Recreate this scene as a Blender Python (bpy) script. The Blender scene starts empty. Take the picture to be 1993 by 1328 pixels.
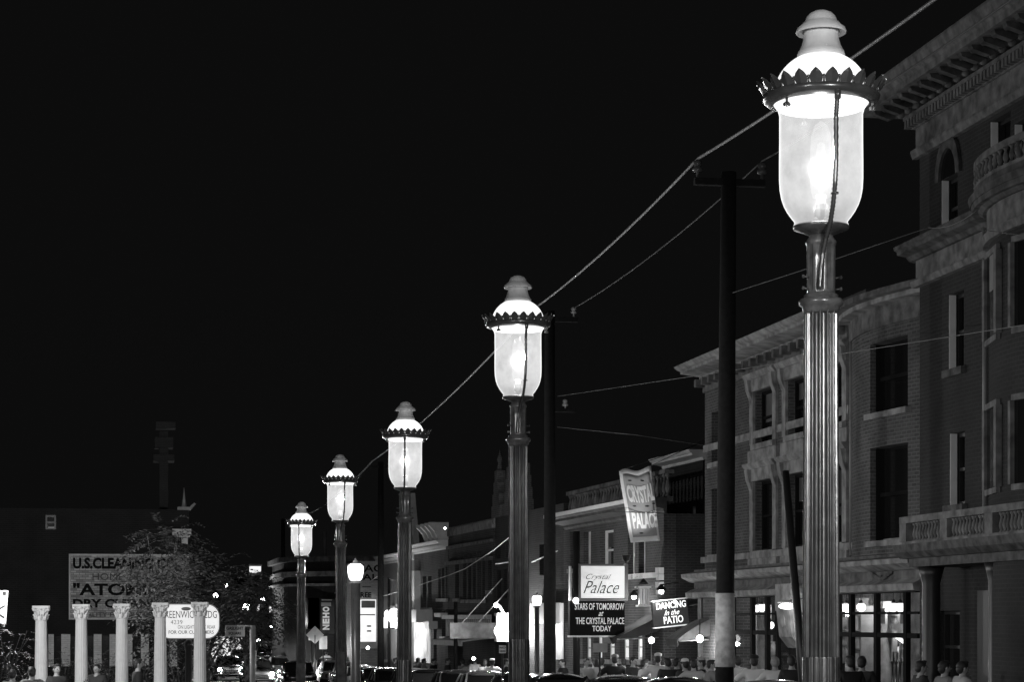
import bpy, math, random
from math import sin, cos, tan, atan, pi, radians, sqrt
from mathutils import Vector, Matrix
S = bpy.context.scene
# ------------------------------------------------------------------ camera
FPX, CU, HV, CAMZ = 4300.0, 996.5, 1205.0, 1.9
YAW = atan((CU - 250.0) / FPX)
cam = bpy.data.cameras.new("camera"); camo = bpy.data.objects.new("camera", cam)
S.collection.objects.link(camo); S.camera = camo
cam.sensor_width = 36.0; cam.lens = 36.0 * FPX / 1993.0
cam.shift_y = (HV - 664.0) / 1993.0
cam.clip_start = 0.1; cam.clip_end = 2000
camo.location = (0, 0, CAMZ); camo.rotation_euler = (pi / 2, 0, -YAW)
# ------------------------------------------------------------------ night sky
W = bpy.data.worlds.new("World"); S.world = W; W.use_nodes = True
bg = W.node_tree.nodes["Background"]; bg.inputs[0].default_value = (0.5, 0.5, 0.5, 1); bg.inputs[1].default_value = 0.0075
# ------------------------------------------------------------------ faint fill light added for the facades, from behind the camera
sun = bpy.data.lights.new("facade_fill", 'SUN'); sun.energy = 0.010; sun.angle = radians(3)
suno = bpy.data.objects.new("facade_fill", sun); S.collection.objects.link(suno)
suno.rotation_euler = Vector((0.62, 0.66, -0.34)).to_track_quat('-Z', 'Y').to_euler()
S.view_settings.view_transform = 'Standard'; S.view_settings.look = 'None'
S.view_settings.exposure = 0.0; S.view_settings.gamma = 1.0
S.cycles.use_denoising = True
S.cycles.max_bounces = 6; S.cycles.diffuse_bounces = 2; S.cycles.glossy_bounces = 3
S.cycles.transparent_max_bounces = 12; S.cycles.transmission_bounces = 4
S.cycles.sample_clamp_indirect = 1.5; S.cycles.caustics_reflective = False; S.cycles.caustics_refractive = False
LAMP_W = 390.0     # power of a gas lamp
# ------------------------------------------------------------------ helpers: where a sight line meets a plane
FW = (sin(YAW), cos(YAW)); RT = (cos(YAW), -sin(YAW))
def ray(u, v):
    a = (u - CU) / FPX
    return (FW[0] + RT[0] * a, FW[1] + RT[1] * a, (HV - v) / FPX)
def atX(u, v, X): d = ray(u, v); t = X / d[0]; return (X, d[1] * t, CAMZ + d[2] * t)
def atY(u, v, Y): d = ray(u, v); t = Y / d[1]; return (d[0] * t, Y, CAMZ + d[2] * t)
def g(Y):          # the street falls away gently, then rises again
    if Y < 0: return 0.0
    if Y < 100: return -0.018 * Y
    if Y < 135: return -1.8
    if Y < 180: return -1.8 + (Y - 135) / 45 * 0.75
    return -1.05 + (Y - 180) * 0.014
class Frame:       # a facade's own axes: x along it towards the camera, y into the building, z up
    def __init__(s, ox, oy, phi):
        s.o = (ox, oy); s.phi = phi
        s.ex = (-sin(phi), -cos(phi)); s.ey = (cos(phi), -sin(phi))
        s.rot = math.atan2(s.ex[1], s.ex[0])
    def q(s, u, v, n=0.0):
        d = ray(u, v); px = s.o[0] + s.ey[0] * n; py = s.o[1] + s.ey[1] * n
        t = (px * s.ey[0] + py * s.ey[1]) / (d[0] * s.ey[0] + d[1] * s.ey[1])
        X, Y = d[0] * t - s.o[0], d[1] * t - s.o[1]
        return (X * s.ex[0] + Y * s.ex[1], CAMZ + d[2] * t)
    def x(s, u, n=0.0): return s.q(u, 1000, n)[0]
    def w(s, x, y=0.0): return (s.o[0] + s.ex[0] * x + s.ey[0] * y, s.o[1] + s.ex[1] * x + s.ey[1] * y)
class WFrame(Frame):   # a plane Y = const facing the camera
    def __init__(s, Y): s.o = (0.0, Y); s.ex = (1.0, 0.0); s.ey = (0.0, 1.0); s.rot = 0.0; s.phi = 0
# ------------------------------------------------------------------ materials
MATS = {}
def new_mat(name):
    m = bpy.data.materials.new(name); m.use_nodes = True; MATS[name] = m; return m, m.node_tree, m.node_tree.nodes["Principled BSDF"]
def mat(name, val, rough=0.7, metal=0.0, noise=0.0, scale=6.0, bump=0.0, brick=None, spec=0.5, coat=0.0):
    if name in MATS: return MATS[name]
    m, nt, b = new_mat(name); N, L = nt.nodes, nt.links
    b.inputs['Base Color'].default_value = (val, val, val, 1); b.inputs['Roughness'].default_value = rough
    b.inputs['Metallic'].default_value = metal; b.inputs['Specular IOR Level'].default_value = spec
    b.inputs['Coat Weight'].default_value = coat; b.inputs['Coat Roughness'].default_value = 0.08
    if not (noise or bump or brick): return m
    tc = N.new('ShaderNodeTexCoord'); src = tc.outputs['Object']
    nz = N.new('ShaderNodeTexNoise'); nz.inputs['Scale'].default_value = scale; nz.inputs['Detail'].default_value = 6
    L.new(src, nz.inputs['Vector'])
    base = None; height = nz.outputs['Fac']
    if brick:
        sx = N.new('ShaderNodeSeparateXYZ'); L.new(src, sx.inputs[0])
        ad = N.new('ShaderNodeMath'); L.new(sx.outputs[0], ad.inputs[0]); L.new(sx.outputs[1], ad.inputs[1])
        cb = N.new('ShaderNodeCombineXYZ'); L.new(ad.outputs[0], cb.inputs[0]); L.new(sx.outputs[2], cb.inputs[1])
        br = N.new('ShaderNodeTexBrick'); L.new(cb.outputs[0], br.inputs['Vector'])
        w, h, mo, c2 = brick
        br.inputs['Scale'].default_value = 1.0; br.inputs['Brick Width'].default_value = w; br.inputs['Row Height'].default_value = h
        br.inputs['Mortar Size'].default_value = 0.012; br.inputs['Mortar Smooth'].default_value = 0.3
        br.inputs['Color1'].default_value = (val, val, val, 1); br.inputs['Color2'].default_value = (c2, c2, c2, 1)
        br.inputs['Mortar'].default_value = (mo, mo, mo, 1); base = br.outputs['Color']
        sb = N.new('ShaderNodeMath'); sb.operation = 'SUBTRACT'; L.new(nz.outputs['Fac'], sb.inputs[0]); L.new(br.outputs['Fac'], sb.inputs[1]); height = sb.outputs[0]
    if noise:
        mr = N.new('ShaderNodeMapRange'); L.new(nz.outputs['Fac'], mr.inputs['Value'])
        mr.inputs['From Min'].default_value = 0.3; mr.inputs['From Max'].default_value = 0.7
        mr.inputs['To Min'].default_value = 1 - noise; mr.inputs['To Max'].default_value = 1 + noise
        mx = N.new('ShaderNodeVectorMath'); mx.operation = 'SCALE'
        if base is not None: L.new(base, mx.inputs[0])
        else: mx.inputs[0].default_value = (val, val, val)
        L.new(mr.outputs[0], mx.inputs['Scale']); base = mx.outputs[0]
    if base is not None: L.new(base, b.inputs['Base Color'])
    if bump:
        bp = N.new('ShaderNodeBump'); bp.inputs['Strength'].default_value = bump; bp.inputs['Distance'].default_value = 0.02
        L.new(height, bp.inputs['Height']); L.new(bp.outputs[0], b.inputs['Normal'])
    return m
def emis(name, val, strength=1.0, vary=0.0, scale=3.0):
    if name in MATS: return MATS[name]
    m, nt, b = new_mat(name); b.inputs['Base Color'].default_value = (0.6,) * 3 + (1,)
    b.inputs['Emission Color'].default_value = (val, val, val, 1); b.inputs['Emission Strength'].default_value = strength
    if vary:
        N, L = nt.nodes, nt.links
        tc = N.new('ShaderNodeTexCoord'); nz = N.new('ShaderNodeTexNoise'); nz.inputs['Scale'].default_value = scale
        L.new(tc.outputs['Object'], nz.inputs['Vector'])
        mr = N.new('ShaderNodeMapRange'); L.new(nz.outputs['Fac'], mr.inputs['Value'])
        mr.inputs['From Min'].default_value = 0.3; mr.inputs['From Max'].default_value = 0.7
        mr.inputs['To Min'].default_value = strength * (1 - vary); mr.inputs['To Max'].default_value = strength * (1 + vary)
        L.new(mr.outputs[0], b.inputs['Emission Strength'])
    return m
def glassy(name, clear=0.75, tint=0.9, rough=0.05):
    if name in MATS: return MATS[name]
    m, nt, b = new_mat(name); N, L = nt.nodes, nt.links
    out = N["Material Output"]; N.remove(b)
    t = N.new('ShaderNodeBsdfTransparent'); t.inputs[0].default_value = (tint,) * 3 + (1,)
    gl = N.new('ShaderNodeBsdfGlossy'); gl.inputs['Roughness'].default_value = rough; gl.inputs[0].default_value = (0.8,) * 3 + (1,)
    mx = N.new('ShaderNodeMixShader'); mx.inputs[0].default_value = 1 - clear
    L.new(t.outputs[0], mx.inputs[1]); L.new(gl.outputs[0], mx.inputs[2]); L.new(mx.outputs[0], out.inputs[0]); return m
IRON = mat('dark_cast_iron', 0.125, 0.25, 0.50, 0.3, 12, 0.08, spec=1.0)
IRON_MID = mat('mid_cast_iron', 0.22, 0.28, 0.40, 0.4, 20, 0.12, spec=1.0)  # lighter iron for the collar and stem, against the darker shaft
IRON_BRIGHT = mat('weathered_bronze', 0.16, 0.32, 0.6, 0.4, 18, 0.4)
ZINC = mat('dull_zinc', 0.78, 0.5, 0.0, 0.12, 12, 0.15)
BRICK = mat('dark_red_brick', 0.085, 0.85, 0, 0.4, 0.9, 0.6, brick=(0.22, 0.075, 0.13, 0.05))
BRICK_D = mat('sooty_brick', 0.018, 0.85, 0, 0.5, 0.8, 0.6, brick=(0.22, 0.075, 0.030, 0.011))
BRICK_L = mat('buff_brick', 0.26, 0.85, 0, 0.2, 1.2, 0.6, brick=(0.22, 0.075, 0.33, 0.19))
PAINTBRICK = mat('white_painted_brick', 0.42, 0.8, 0, 0.16, 2.0, 0.5, brick=(0.22, 0.085, 0.28, 0.34))
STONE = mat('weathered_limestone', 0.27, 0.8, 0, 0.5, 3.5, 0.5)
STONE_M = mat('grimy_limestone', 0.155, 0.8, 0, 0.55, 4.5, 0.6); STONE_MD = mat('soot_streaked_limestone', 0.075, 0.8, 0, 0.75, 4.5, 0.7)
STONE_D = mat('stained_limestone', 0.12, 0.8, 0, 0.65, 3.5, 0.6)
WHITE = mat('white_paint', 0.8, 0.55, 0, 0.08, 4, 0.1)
CREAM = mat('aged_white_paint', 0.6, 0.6, 0, 0.15, 3, 0.2)
GREY = mat('grey_paint', 0.25, 0.5, 0, 0.15, 5, 0.1)
BRICK_C = mat('smoke_stained_brick', 0.042, 0.85, 0, 0.5, 0.8, 0.6, brick=(0.22, 0.075, 0.07, 0.024))
MATTE = mat('matte_black_paint', .012, .95, spec=.1)
BLACK = mat('black_paint', 0.02, 0.4, 0, 0.2, 5, 0.1)
WOODP = mat('creosoted_wood', 0.012, 0.9, 0, 0.4, 9, 0.6)
BANDP = mat('whitewashed_wood', 0.75, 0.8, 0, 0.28, 7, 0.5)
PANE = mat('dark_window_glass', 0.012, 0.07, 0, 0, spec=0.6)
CLEAR = glassy('clear_shop_glass', 0.93, 0.95, 0.03)
CHROME = mat('chrome', 0.7, 0.12, 1.0)
RUBBER = mat('tyre_rubber', 0.03, 0.8)
ASPH = mat('asphalt', 0.06, 0.6, 0, 0.35, 3.0, 0.35)
CONC = mat('concrete_paving', 0.22, 0.85, 0, 0.25, 2.0, 0.3)
# ------------------------------------------------------------------ mesh building
def tag(o, label=None, cat=None, group=None, kind=None):
    if label: o['label'] = label
    if cat: o['category'] = cat
    if group: o['group'] = group
    if kind: o['kind'] = kind
    return o
def empty(name, loc=(0, 0, 0), rot=0.0, label=None, cat=None, group=None):
    o = bpy.data.objects.new(name, None); o.empty_display_size = 0.3
    o.location = loc; o.rotation_euler = (0, 0, rot); S.collection.objects.link(o)
    return tag(o, label, cat, group)
class MB:
    def __init__(s): s.v = []; s.f = []; s.sm = []; s.mi = []; s.cur = 0
    def add(s, vs, fs, smooth=False):
        k = len(s.v); s.v += [tuple(p) for p in vs]
        for f in fs: s.f.append(tuple(i + k for i in f)); s.sm.append(smooth); s.mi.append(s.cur)
        return s
    def box(s, x0, x1, y0, y1, z0, z1):
        if x0 > x1: x0, x1 = x1, x0
        if y0 > y1: y0, y1 = y1, y0
        if z0 > z1: z0, z1 = z1, z0
        return s.add([(x0,y0,z0),(x1,y0,z0),(x1,y1,z0),(x0,y1,z0),(x0,y0,z1),(x1,y0,z1),(x1,y1,z1),(x0,y1,z1)],
              [(0,3,2,1),(4,5,6,7),(0,1,5,4),(1,2,6,5),(2,3,7,6),(3,0,4,7)])
    def lathe(s, prof, n=24, c=(0, 0, 0), smooth=True, mod=None, cap=True, ax='z'):
        vs = []; fs = []
        for (r, z) in prof:
            for k in range(n):
                a = 2 * pi * k / n; rr = r * (mod(a, z) if mod else 1)
                if ax == 'z': vs.append((c[0] + rr * cos(a), c[1] + rr * sin(a), c[2] + z))
                elif ax == 'y': vs.append((c[0] + rr * cos(a), c[1] + z, c[2] + rr * sin(a)))
                else: vs.append((c[0] + z, c[1] + rr * cos(a), c[2] + rr * sin(a)))
        for i in range(len(prof) - 1):
            for k in range(n):
                fs.append((i*n+k, i*n+(k+1)%n, (i+1)*n+(k+1)%n, (i+1)*n+k))
        s.add(vs, fs, smooth)
        if cap:
            k0 = len(s.v) - len(vs)
            s.f.append(tuple(k0 + k for k in reversed(range(n)))); s.sm.append(False); s.mi.append(s.cur)
            s.f.append(tuple(k0 + (len(prof)-1)*n + k for k in range(n))); s.sm.append(False); s.mi.append(s.cur)
        return s
    def cyl(s, p0, p1, r0, r1=None, n=10, smooth=True):
        return s.tube([p0, p1], [r0, r1 if r1 is not None else r0], n, smooth)
    def tube(s, path, rad, n=8, smooth=True):
        P = [Vector(p) for p in path]; R = rad if isinstance(rad, (list, tuple)) else [rad] * len(P)
        vs = []; fs = []; up = None
        for i, p in enumerate(P):
            d = (P[min(i+1, len(P)-1)] - P[max(i-1, 0)]).normalized()
            if up is None: up = Vector((0, 0, 1)) if abs(d.z) < 0.9 else Vector((1, 0, 0))
            a = d.cross(up).normalized(); b = a.cross(d).normalized(); up = b
            for k in range(n):
                t = 2 * pi * k / n; vs.append(p + a * (R[i] * cos(t)) + b * (R[i] * sin(t)))
        for i in range(len(P) - 1):
            for k in range(n): fs.append((i*n+k, i*n+(k+1)%n, (i+1)*n+(k+1)%n, (i+1)*n+k))
        fs2 = [tuple(reversed(range(n))), tuple((len(P)-1)*n + k for k in range(n))]
        s.add(vs, fs, smooth); k0 = len(s.v) - len(vs)
        for f in fs2: s.f.append(tuple(i + k0 for i in f)); s.sm.append(False); s.mi.append(s.cur)
        return s
    def extr(s, prof, x0, x1, smooth=False):     # prof: (y, z) closed outline run along x
        n = len(prof); vs = [(x0, y, z) for y, z in prof] + [(x1, y, z) for y, z in prof]
        fs = [(k, (k+1)%n, n+(k+1)%n, n+k) for k in range(n)] + [tuple(reversed(range(n))), tuple(n+k for k in range(n))]
        return s.add(vs, fs, smooth)
    def prism(s, pts, d):                        # pts in space, pushed by vector d
        n = len(pts); vs = [tuple(p) for p in pts] + [tuple(Vector(p) + Vector(d)) for p in pts]
        return s.add(vs, [(k, (k+1)%n, n+(k+1)%n, n+k) for k in range(n)] + [tuple(reversed(range(n))), tuple(n+k for k in range(n))])
    def ell(s, c, r, n=10, m=7, M=None):
        vs = []; fs = []
        for i in range(m + 1):
            t = pi * i / m
            for k in range(n):
                a = 2 * pi * k / n; p = Vector((r[0]*sin(t)*cos(a), r[1]*sin(t)*sin(a), r[2]*cos(t)))
                if M: p = M @ p
                vs.append((c[0]+p.x, c[1]+p.y, c[2]+p.z))
        for i in range(m):
            for k in range(n): fs.append((i*n+k, (i+1)*n+k, (i+1)*n+(k+1)%n, i*n+(k+1)%n))
        return s.add(vs, fs, True)
    def build(s, name, m, parent=None, loc=None, **kw):
        me = bpy.data.meshes.new(name); me.from_pydata(s.v, [], s.f)
        me.polygons.foreach_set('use_smooth', s.sm)
        if isinstance(m, (list, tuple)):
            for mm in m: me.materials.append(mm)
            me.polygons.foreach_set('material_index', s.mi)
        else: me.materials.append(m)
        me.update()
        o = bpy.data.objects.new(name, me); S.collection.objects.link(o)
        if parent: o.parent = parent
        if loc: o.location = loc
        return tag(o, **kw)
def copy_tree(o, parent=None, depth=0):
    c = o.copy(); S.collection.objects.link(c); c.parent = parent
    for ch in o.children: copy_tree(ch, c, depth + 1)
    return c
def wall(mb, x0, x1, z0, z1, holes, y0=0.0, y1=0.35):
    xs = sorted({x0, x1} | {min(max(h[i], x0), x1) for h in holes for i in (0, 1)})
    for a, b in zip(xs, xs[1:]):
        if b - a < 1e-4: continue
        m = (a + b) / 2; hs = sorted([(h[2], h[3]) for h in holes if h[0] < m < h[1]]); z = z0
        for (ha, hb) in hs:
            if ha > z + 1e-4: mb.box(a, b, y0, y1, z, ha)
            z = max(z, hb)
        if z < z1 - 1e-4: mb.box(a, b, y0, y1, z, z1)
    return mb
def pointlight(loc, watts, r=0.05, parent=None, name='lamp_light'):
    l = bpy.data.lights.new(name, 'POINT'); l.energy = watts; l.shadow_soft_size = r
    o = bpy.data.objects.new(name, l); S.collection.objects.link(o); o.location = loc
    if parent: o.parent = parent
    return o
def shaped(lo, up, dn):      # how the hood and the base of a lantern shape its light by direction
    L_ = lo.data; L_.use_nodes = True; nt = L_.node_tree; N, K = nt.nodes, nt.links
    em = N['Emission']; tc = N.new('ShaderNodeTexCoord'); sx = N.new('ShaderNodeSeparateXYZ'); K.new(tc.outputs['Normal'], sx.inputs[0])
    a = N.new('ShaderNodeMapRange'); a.interpolation_type = 'SMOOTHSTEP'; K.new(sx.outputs[2], a.inputs['Value'])
    a.inputs['From Min'].default_value = up[0]; a.inputs['From Max'].default_value = up[1]; a.inputs['To Min'].default_value = 1.0; a.inputs['To Max'].default_value = up[2]
    b = N.new('ShaderNodeMapRange'); b.interpolation_type = 'SMOOTHSTEP'; K.new(sx.outputs[2], b.inputs['Value'])
    b.inputs['From Min'].default_value = dn[0]; b.inputs['From Max'].default_value = dn[1]; b.inputs['To Min'].default_value = dn[2]; b.inputs['To Max'].default_value = 1.0
    mu = N.new('ShaderNodeMath'); mu.operation = 'MULTIPLY'; K.new(a.outputs[0], mu.inputs[0]); K.new(b.outputs[0], mu.inputs[1]); K.new(mu.outputs[0], em.inputs['Strength'])
    return lo
def lettering(s, m, parent, loc, width, height, bold=0.012, shear=0.0, rot=(pi/2, 0, 0), depth=0.01, name='lettering', fit=True):
    c = bpy.data.curves.new(name, 'FONT'); c.body = s; c.size = 1.0; c.offset = bold; c.shear = shear
    c.align_x = 'CENTER'; c.align_y = 'CENTER'; c.resolution_u = 3; c.extrude = 0.0
    t = bpy.data.objects.new(name, c); S.collection.objects.link(t)
    dg = bpy.context.evaluated_depsgraph_get(); dg.update()
    me = bpy.data.meshes.new_from_object(t.evaluated_get(dg)); bpy.data.objects.remove(t); bpy.data.curves.remove(c)
    xs = [v.co.x for v in me.vertices]; ys = [v.co.y for v in me.vertices]
    sx = width / (max(xs) - min(xs)); sy = height / (max(ys) - min(ys)); cx, cy = (max(xs)+min(xs))/2, (max(ys)+min(ys))/2
    mb = MB(); vs = [((v.co.x - cx) * sx, (v.co.y - cy) * sy, 0) for v in me.vertices]
    fs = [tuple(p.vertices) for p in me.polygons]
    mb.add([(x, y, depth) for x, y, _ in vs], fs)
    cnt = {}
    for f in fs:
        for i in range(len(f)):
            e = (f[i], f[(i+1) % len(f)])
            if (e[1], e[0]) in cnt: cnt[(e[1], e[0])] = 0
            else: cnt[e] = 1
    n = len(vs); ed = [e for e, k in cnt.items() if k]
    mb.add([(x, y, depth) for x, y, _ in vs] + [(x, y, 0) for x, y, _ in vs], [(a, n+a, n+b, b) for a, b in ed])
    bpy.data.meshes.remove(me)
    o = mb.build(name, m, parent); o.location = loc; o.rotation_euler = rot
    return o
# ------------------------------------------------------------------ ground, roads, pavements
def strip(name, x0, x1, dz, m, y0=-30, y1=420, thick=None):
    ys = [y0, 0] + list(range(10, 101, 10)) + [118, 135, 150, 165, 180, 220, y1]; mb = MB()
    vs = []; fs = []
    for i, y in enumerate(ys):
        z = g(y) + dz; b = z - (thick or 0.3); vs += [(x0, y, z), (x1, y, z), (x0, y, b), (x1, y, b)]
    for i in range(len(ys) - 1):
        a = i * 4; c = a + 4
        fs += [(a, a+1, c+1, c), (a, c, c+2, a+2), (a+1, a+3, c+3, c+1)]
    return mb.add(vs, fs).build(name, m, kind='structure')
strip('ground', -300, 300, -0.16, mat('packed_earth', 0.09, 0.9, 0, 0.3, 1.5, 0.3), y1=900)
strip('road', 4.4, 12.0, 0.0, ASPH)
strip('pavement', 12.0, 21.0, 0.14, CONC)
strip('pavement', 0.6, 4.4, 0.14, CONC)
strip('plaza', -14.0, 0.6, 0.10, mat('plaza_paving', 0.2, 0.85, 0, 0.25, 1.2, 0.3), y1=70)
strip('cross_street', -60.0, 0.6, 0.02, ASPH, y0=70, y1=84)
# road markings
mb = MB()
for k in range(14):
    y = 20 + k * 7
    z0, z1 = g(y) + 0.005, g(y + 3) + 0.005
    mb.add([(8.15, y, z0), (8.27, y, z0), (8.27, y + 3, z1), (8.15, y + 3, z1)], [(0, 1, 2, 3)])
mb.build('road_markings', WHITE, kind='structure')
# ------------------------------------------------------------------ gas lamps
def gas_glass():
    m, nt, b = new_mat('hazy_lamp_glass'); N, L = nt.nodes, nt.links; out = N["Material Output"]; N.remove(b)
    tr = N.new('ShaderNodeBsdfTransparent'); tr.inputs[0].default_value = (0.82,) * 3 + (1,)
    em = N.new('ShaderNodeEmission'); tc = N.new('ShaderNodeTexCoord'); nz = N.new('ShaderNodeTexNoise')
    nz.inputs['Scale'].default_value = 7; nz.inputs['Detail'].default_value = 8; nz.inputs['Roughness'].default_value = 0.65
    L.new(tc.outputs['Object'], nz.inputs['Vector'])
    # frosted lit glass: the glow is strongest level with the burner and at the thick edges of the glass
    sx = N.new('ShaderNodeSeparateXYZ'); L.new(tc.outputs['Object'], sx.inputs[0])
    zd = N.new('ShaderNodeMath'); zd.operation = 'ADD'; zd.inputs[1].default_value = 0.24; L.new(sx.outputs[2], zd.inputs[0])
    z2 = N.new('ShaderNodeMath'); z2.operation = 'MULTIPLY'; L.new(zd.outputs[0], z2.inputs[0]); L.new(zd.outputs[0], z2.inputs[1])
    r2 = N.new('ShaderNodeMath'); r2.operation = 'ADD'; r2.inputs[1].default_value = 0.28; L.new(z2.outputs[0], r2.inputs[0])
    iv = N.new('ShaderNodeMath'); iv.operation = 'DIVIDE'; iv.inputs[0].default_value = 0.28; L.new(r2.outputs[0], iv.inputs[1])
    mr = N.new('ShaderNodeMapRange'); L.new(nz.outputs['Fac'], mr.inputs['Value'])
    mr.inputs['From Min'].default_value = 0.3; mr.inputs['From Max'].default_value = 0.7; mr.inputs['To Min'].default_value = 0.31; mr.inputs['To Max'].default_value = 0.53
    mu = N.new('ShaderNodeMath'); mu.operation = 'MULTIPLY'; L.new(iv.outputs[0], mu.inputs[0]); L.new(mr.outputs[0], mu.inputs[1])
    lw = N.new('ShaderNodeLayerWeight'); lw.inputs[0].default_value = 0.5
    pw = N.new('ShaderNodeMath'); pw.operation = 'POWER'; pw.inputs[1].default_value = 7.0; L.new(lw.outputs['Facing'], pw.inputs[0])
    ml = N.new('ShaderNodeMath'); ml.operation = 'MULTIPLY_ADD'; L.new(pw.outputs[0], ml.inputs[0]); ml.inputs[1].default_value = 0.8; L.new(mu.outputs[0], ml.inputs[2])
    L.new(ml.outputs[0], em.inputs['Strength'])
    ad = N.new('ShaderNodeAddShader'); L.new(tr.outputs[0], ad.inputs[0]); L.new(em.outputs[0], ad.inputs[1])
    gl = N.new('ShaderNodeBsdfGlossy'); gl.inputs['Roughness'].default_value = 0.1; gl.inputs[0].default_value = (0.5,) * 3 + (1,)
    mx = N.new('ShaderNodeMixShader'); mx.inputs[0].default_value = 0.03; L.new(ad.outputs[0], mx.inputs[1]); L.new(gl.outputs[0], mx.inputs[2])
    L.new(mx.outputs[0], out.inputs[0]); return m
GLASS = gas_glass()
OPAL = emis('lit_opal_glass', 1.0, 1.15, 0.12, 5)
def burner_mat(nm, st):
    m, nt, b = new_mat(nm); N, L = nt.nodes, nt.links; out = N["Material Output"]; N.remove(b)
    tr = N.new('ShaderNodeBsdfTransparent'); em = N.new('ShaderNodeEmission'); em.inputs['Strength'].default_value = st
    ad = N.new('ShaderNodeAddShader'); L.new(tr.outputs[0], ad.inputs[0]); L.new(em.outputs[0], ad.inputs[1]); L.new(ad.outputs[0], out.inputs[0]); return m
BURN = burner_mat('glowing_burner_tube', .07); MANTLE = burner_mat('burning_mantle', .06)
def flute16(a, z):
    t = (a * 13 / (2 * pi)) % 1.0
    d = min(t, 1 - t)           # 0 on the fillet
    return 1.0 - 0.24 * min(1.0, max(0.0, (d - 0.12) / 0.24)) ** 0.6
def make_gas_lamp():
    root = empty('gas_lamp', (0, 0, 0), 0)
    # origin at the crown ring; the post runs down from it
    p = MB()
    p.lathe([(0.080, -0.905), (0.074, -0.93), (0.0745, -1.2), (0.0775, -1.8), (0.081, -2.405)], 208, mod=flute16, cap=False)
    def cabled(a, z):
        t = (a * 13 / (2 * pi)) % 1.0; d = min(t, 1 - t)
        return 1.0 - 0.11 * max(0, 1 - abs(d - 0.16) / 0.08)
    p.lathe([(0.081, -2.405), (0.0815, -2.41), (0.083, -3.35)], 208, mod=cabled, cap=False)
    p.build('fluted_column', IRON, root)
    b = MB(); b.lathe([(0.082, -3.33), (0.12, -3.38), (0.11, -3.44), (0.15, -3.5), (0.16, -3.9), (0.2, -3.95), (0.21, -4.4)], 8, smooth=False)
    b.build('pedestal', IRON, root)
    c = MB(); c.lathe([(0.066, -0.845), (0.074, -0.85), (0.072, -0.862), (0.088, -0.866), (0.096, -0.878), (0.093, -0.892), (0.082, -0.899), (0.079, -0.915), (0.072, -0.93)], 48)
    c.build('collar', IRON_MID, root)
    s = MB()
    def panels(a, z):
        t = (a * 8 / (2 * pi)) % 1.0; d = min(t, 1 - t); return 1 - 0.10 * (1 if d > 0.22 else 0) * (1 if -0.83 < z < -0.635 else 0)
    s.lathe([(0.06, -0.845), (0.06, -0.831), (0.0605, -0.829), (0.062, -0.70), (0.0625, -0.636), (0.064, -0.634), (0.066, -0.62), (0.052, -0.60), (0.05, -0.585)], 96, mod=panels)
    s.build('lantern_stem', IRON_MID, root)
    for z in (-0.775, -0.825):
        for a in (0.0, pi):
            x = cos(a); bo = MB(); bo.cyl((0.058*x, -0.012, z), (0.082*x, -0.014, z + .003), 0.004, n=6); bo.lathe([(0.008, -0.004), (0.008, 0.004)], 6, c=(0.084*x, -0.014, z + .003), ax='x', smooth=False); bo.build('set_screw', IRON_BRIGHT, root)
    f = MB(); f.lathe([(0.052, -0.592), (0.08, -0.580), (0.118, -0.566), (0.121, -0.556), (0.116, -0.549), (0.10, -0.556), (0.0, -0.556)], 40, cap=False)
    f.build('glass_seat', IRON_BRIGHT, root)
    gl = MB(); gl.lathe([(0.118, -0.550), (0.113, -0.538), (0.116, -0.530), (0.128, -0.515), (0.146, -0.489), (0.160, -0.462), (0.170, -0.432), (0.1765, -0.395), (0.179, -0.35), (0.179, -0.28), (0.178, -0.18), (0.178, -0.075), (0.186, -0.045)], 64, cap=False)
    gl.build('lamp_glass', GLASS, root)
    r = MB(); r.lathe([(0.186, -0.045), (0.192, -0.04), (0.205, -0.02), (0.200, 0.004)], 64, cap=False)
    r.lathe([(0.186, -0.045), (0.16, -0.01), (0.12, 0.06), (0.06, 0.11)], 48, cap=False)
    r.build('reflector', OPAL, root)
    d = MB(); prof = [(0.198, 0.005)]
    for k in range(0, 13):
        t = k / 12 * radians(62); prof.append((0.2 * cos(t), 0.018 + 0.178 * sin(t)))
    d.lathe(prof, 64, cap=False); d.build('opal_dome', OPAL, root)
    ring = MB(); ring.lathe([(0.205, -0.03), (0.235, -0.024), (0.248, -0.012), (0.252, 0.0), (0.246, 0.012), (0.236, 0.016), (0.205, 0.010), (0.203, -0.03)], 72, cap=False)
    ring.build('crown_ring', IRON, root)
    pe = MB(); n = 24
    for k in range(n):
        a = 2 * pi * (k + 0.5) / n; ca, sa = cos(a), sin(a)
        def P(r, t, z): return (r*ca - t*sa, r*sa + t*ca, z)
        w = 0.031
        prof = [(0.243, 0.006, 0.45), (0.247, 0.016, 0.8), (0.254, 0.028, 0.92), (0.262, 0.040, 0.86), (0.270, 0.052, 0.62), (0.276, 0.061, 0.30), (0.280, 0.067, 0.03)]
        for (ra, za, wa), (rb, zb, wb) in zip(prof, prof[1:]):
            for sg in (-1, 1):
                pe.add([P(ra, 0, za), P(ra - 0.006, sg*w*wa, za), P(rb - 0.006, sg*w*wb, zb), P(rb, 0, zb),
                        P(ra-0.003, 0, za+.001), P(ra - 0.009, sg*w*wa, za+.001), P(rb - 0.009, sg*w*wb, zb+.001), P(rb-0.003, 0, zb+.001)],
                       [(0, 1, 2, 3), (7, 6, 5, 4), (1, 5, 6, 2)], False)
        a2 = 2 * pi * k / n; pe.cyl((0.244*cos(a2), 0.244*sin(a2), 0.008), (0.248*cos(a2), 0.248*sin(a2), 0.034), 0.005, 0.0035, 6)
        pe.ell((0.249*cos(a2), 0.249*sin(a2), 0.037), (0.007,)*3, 6, 4)
    pe.build('leaf_crown', IRON, root)
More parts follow.
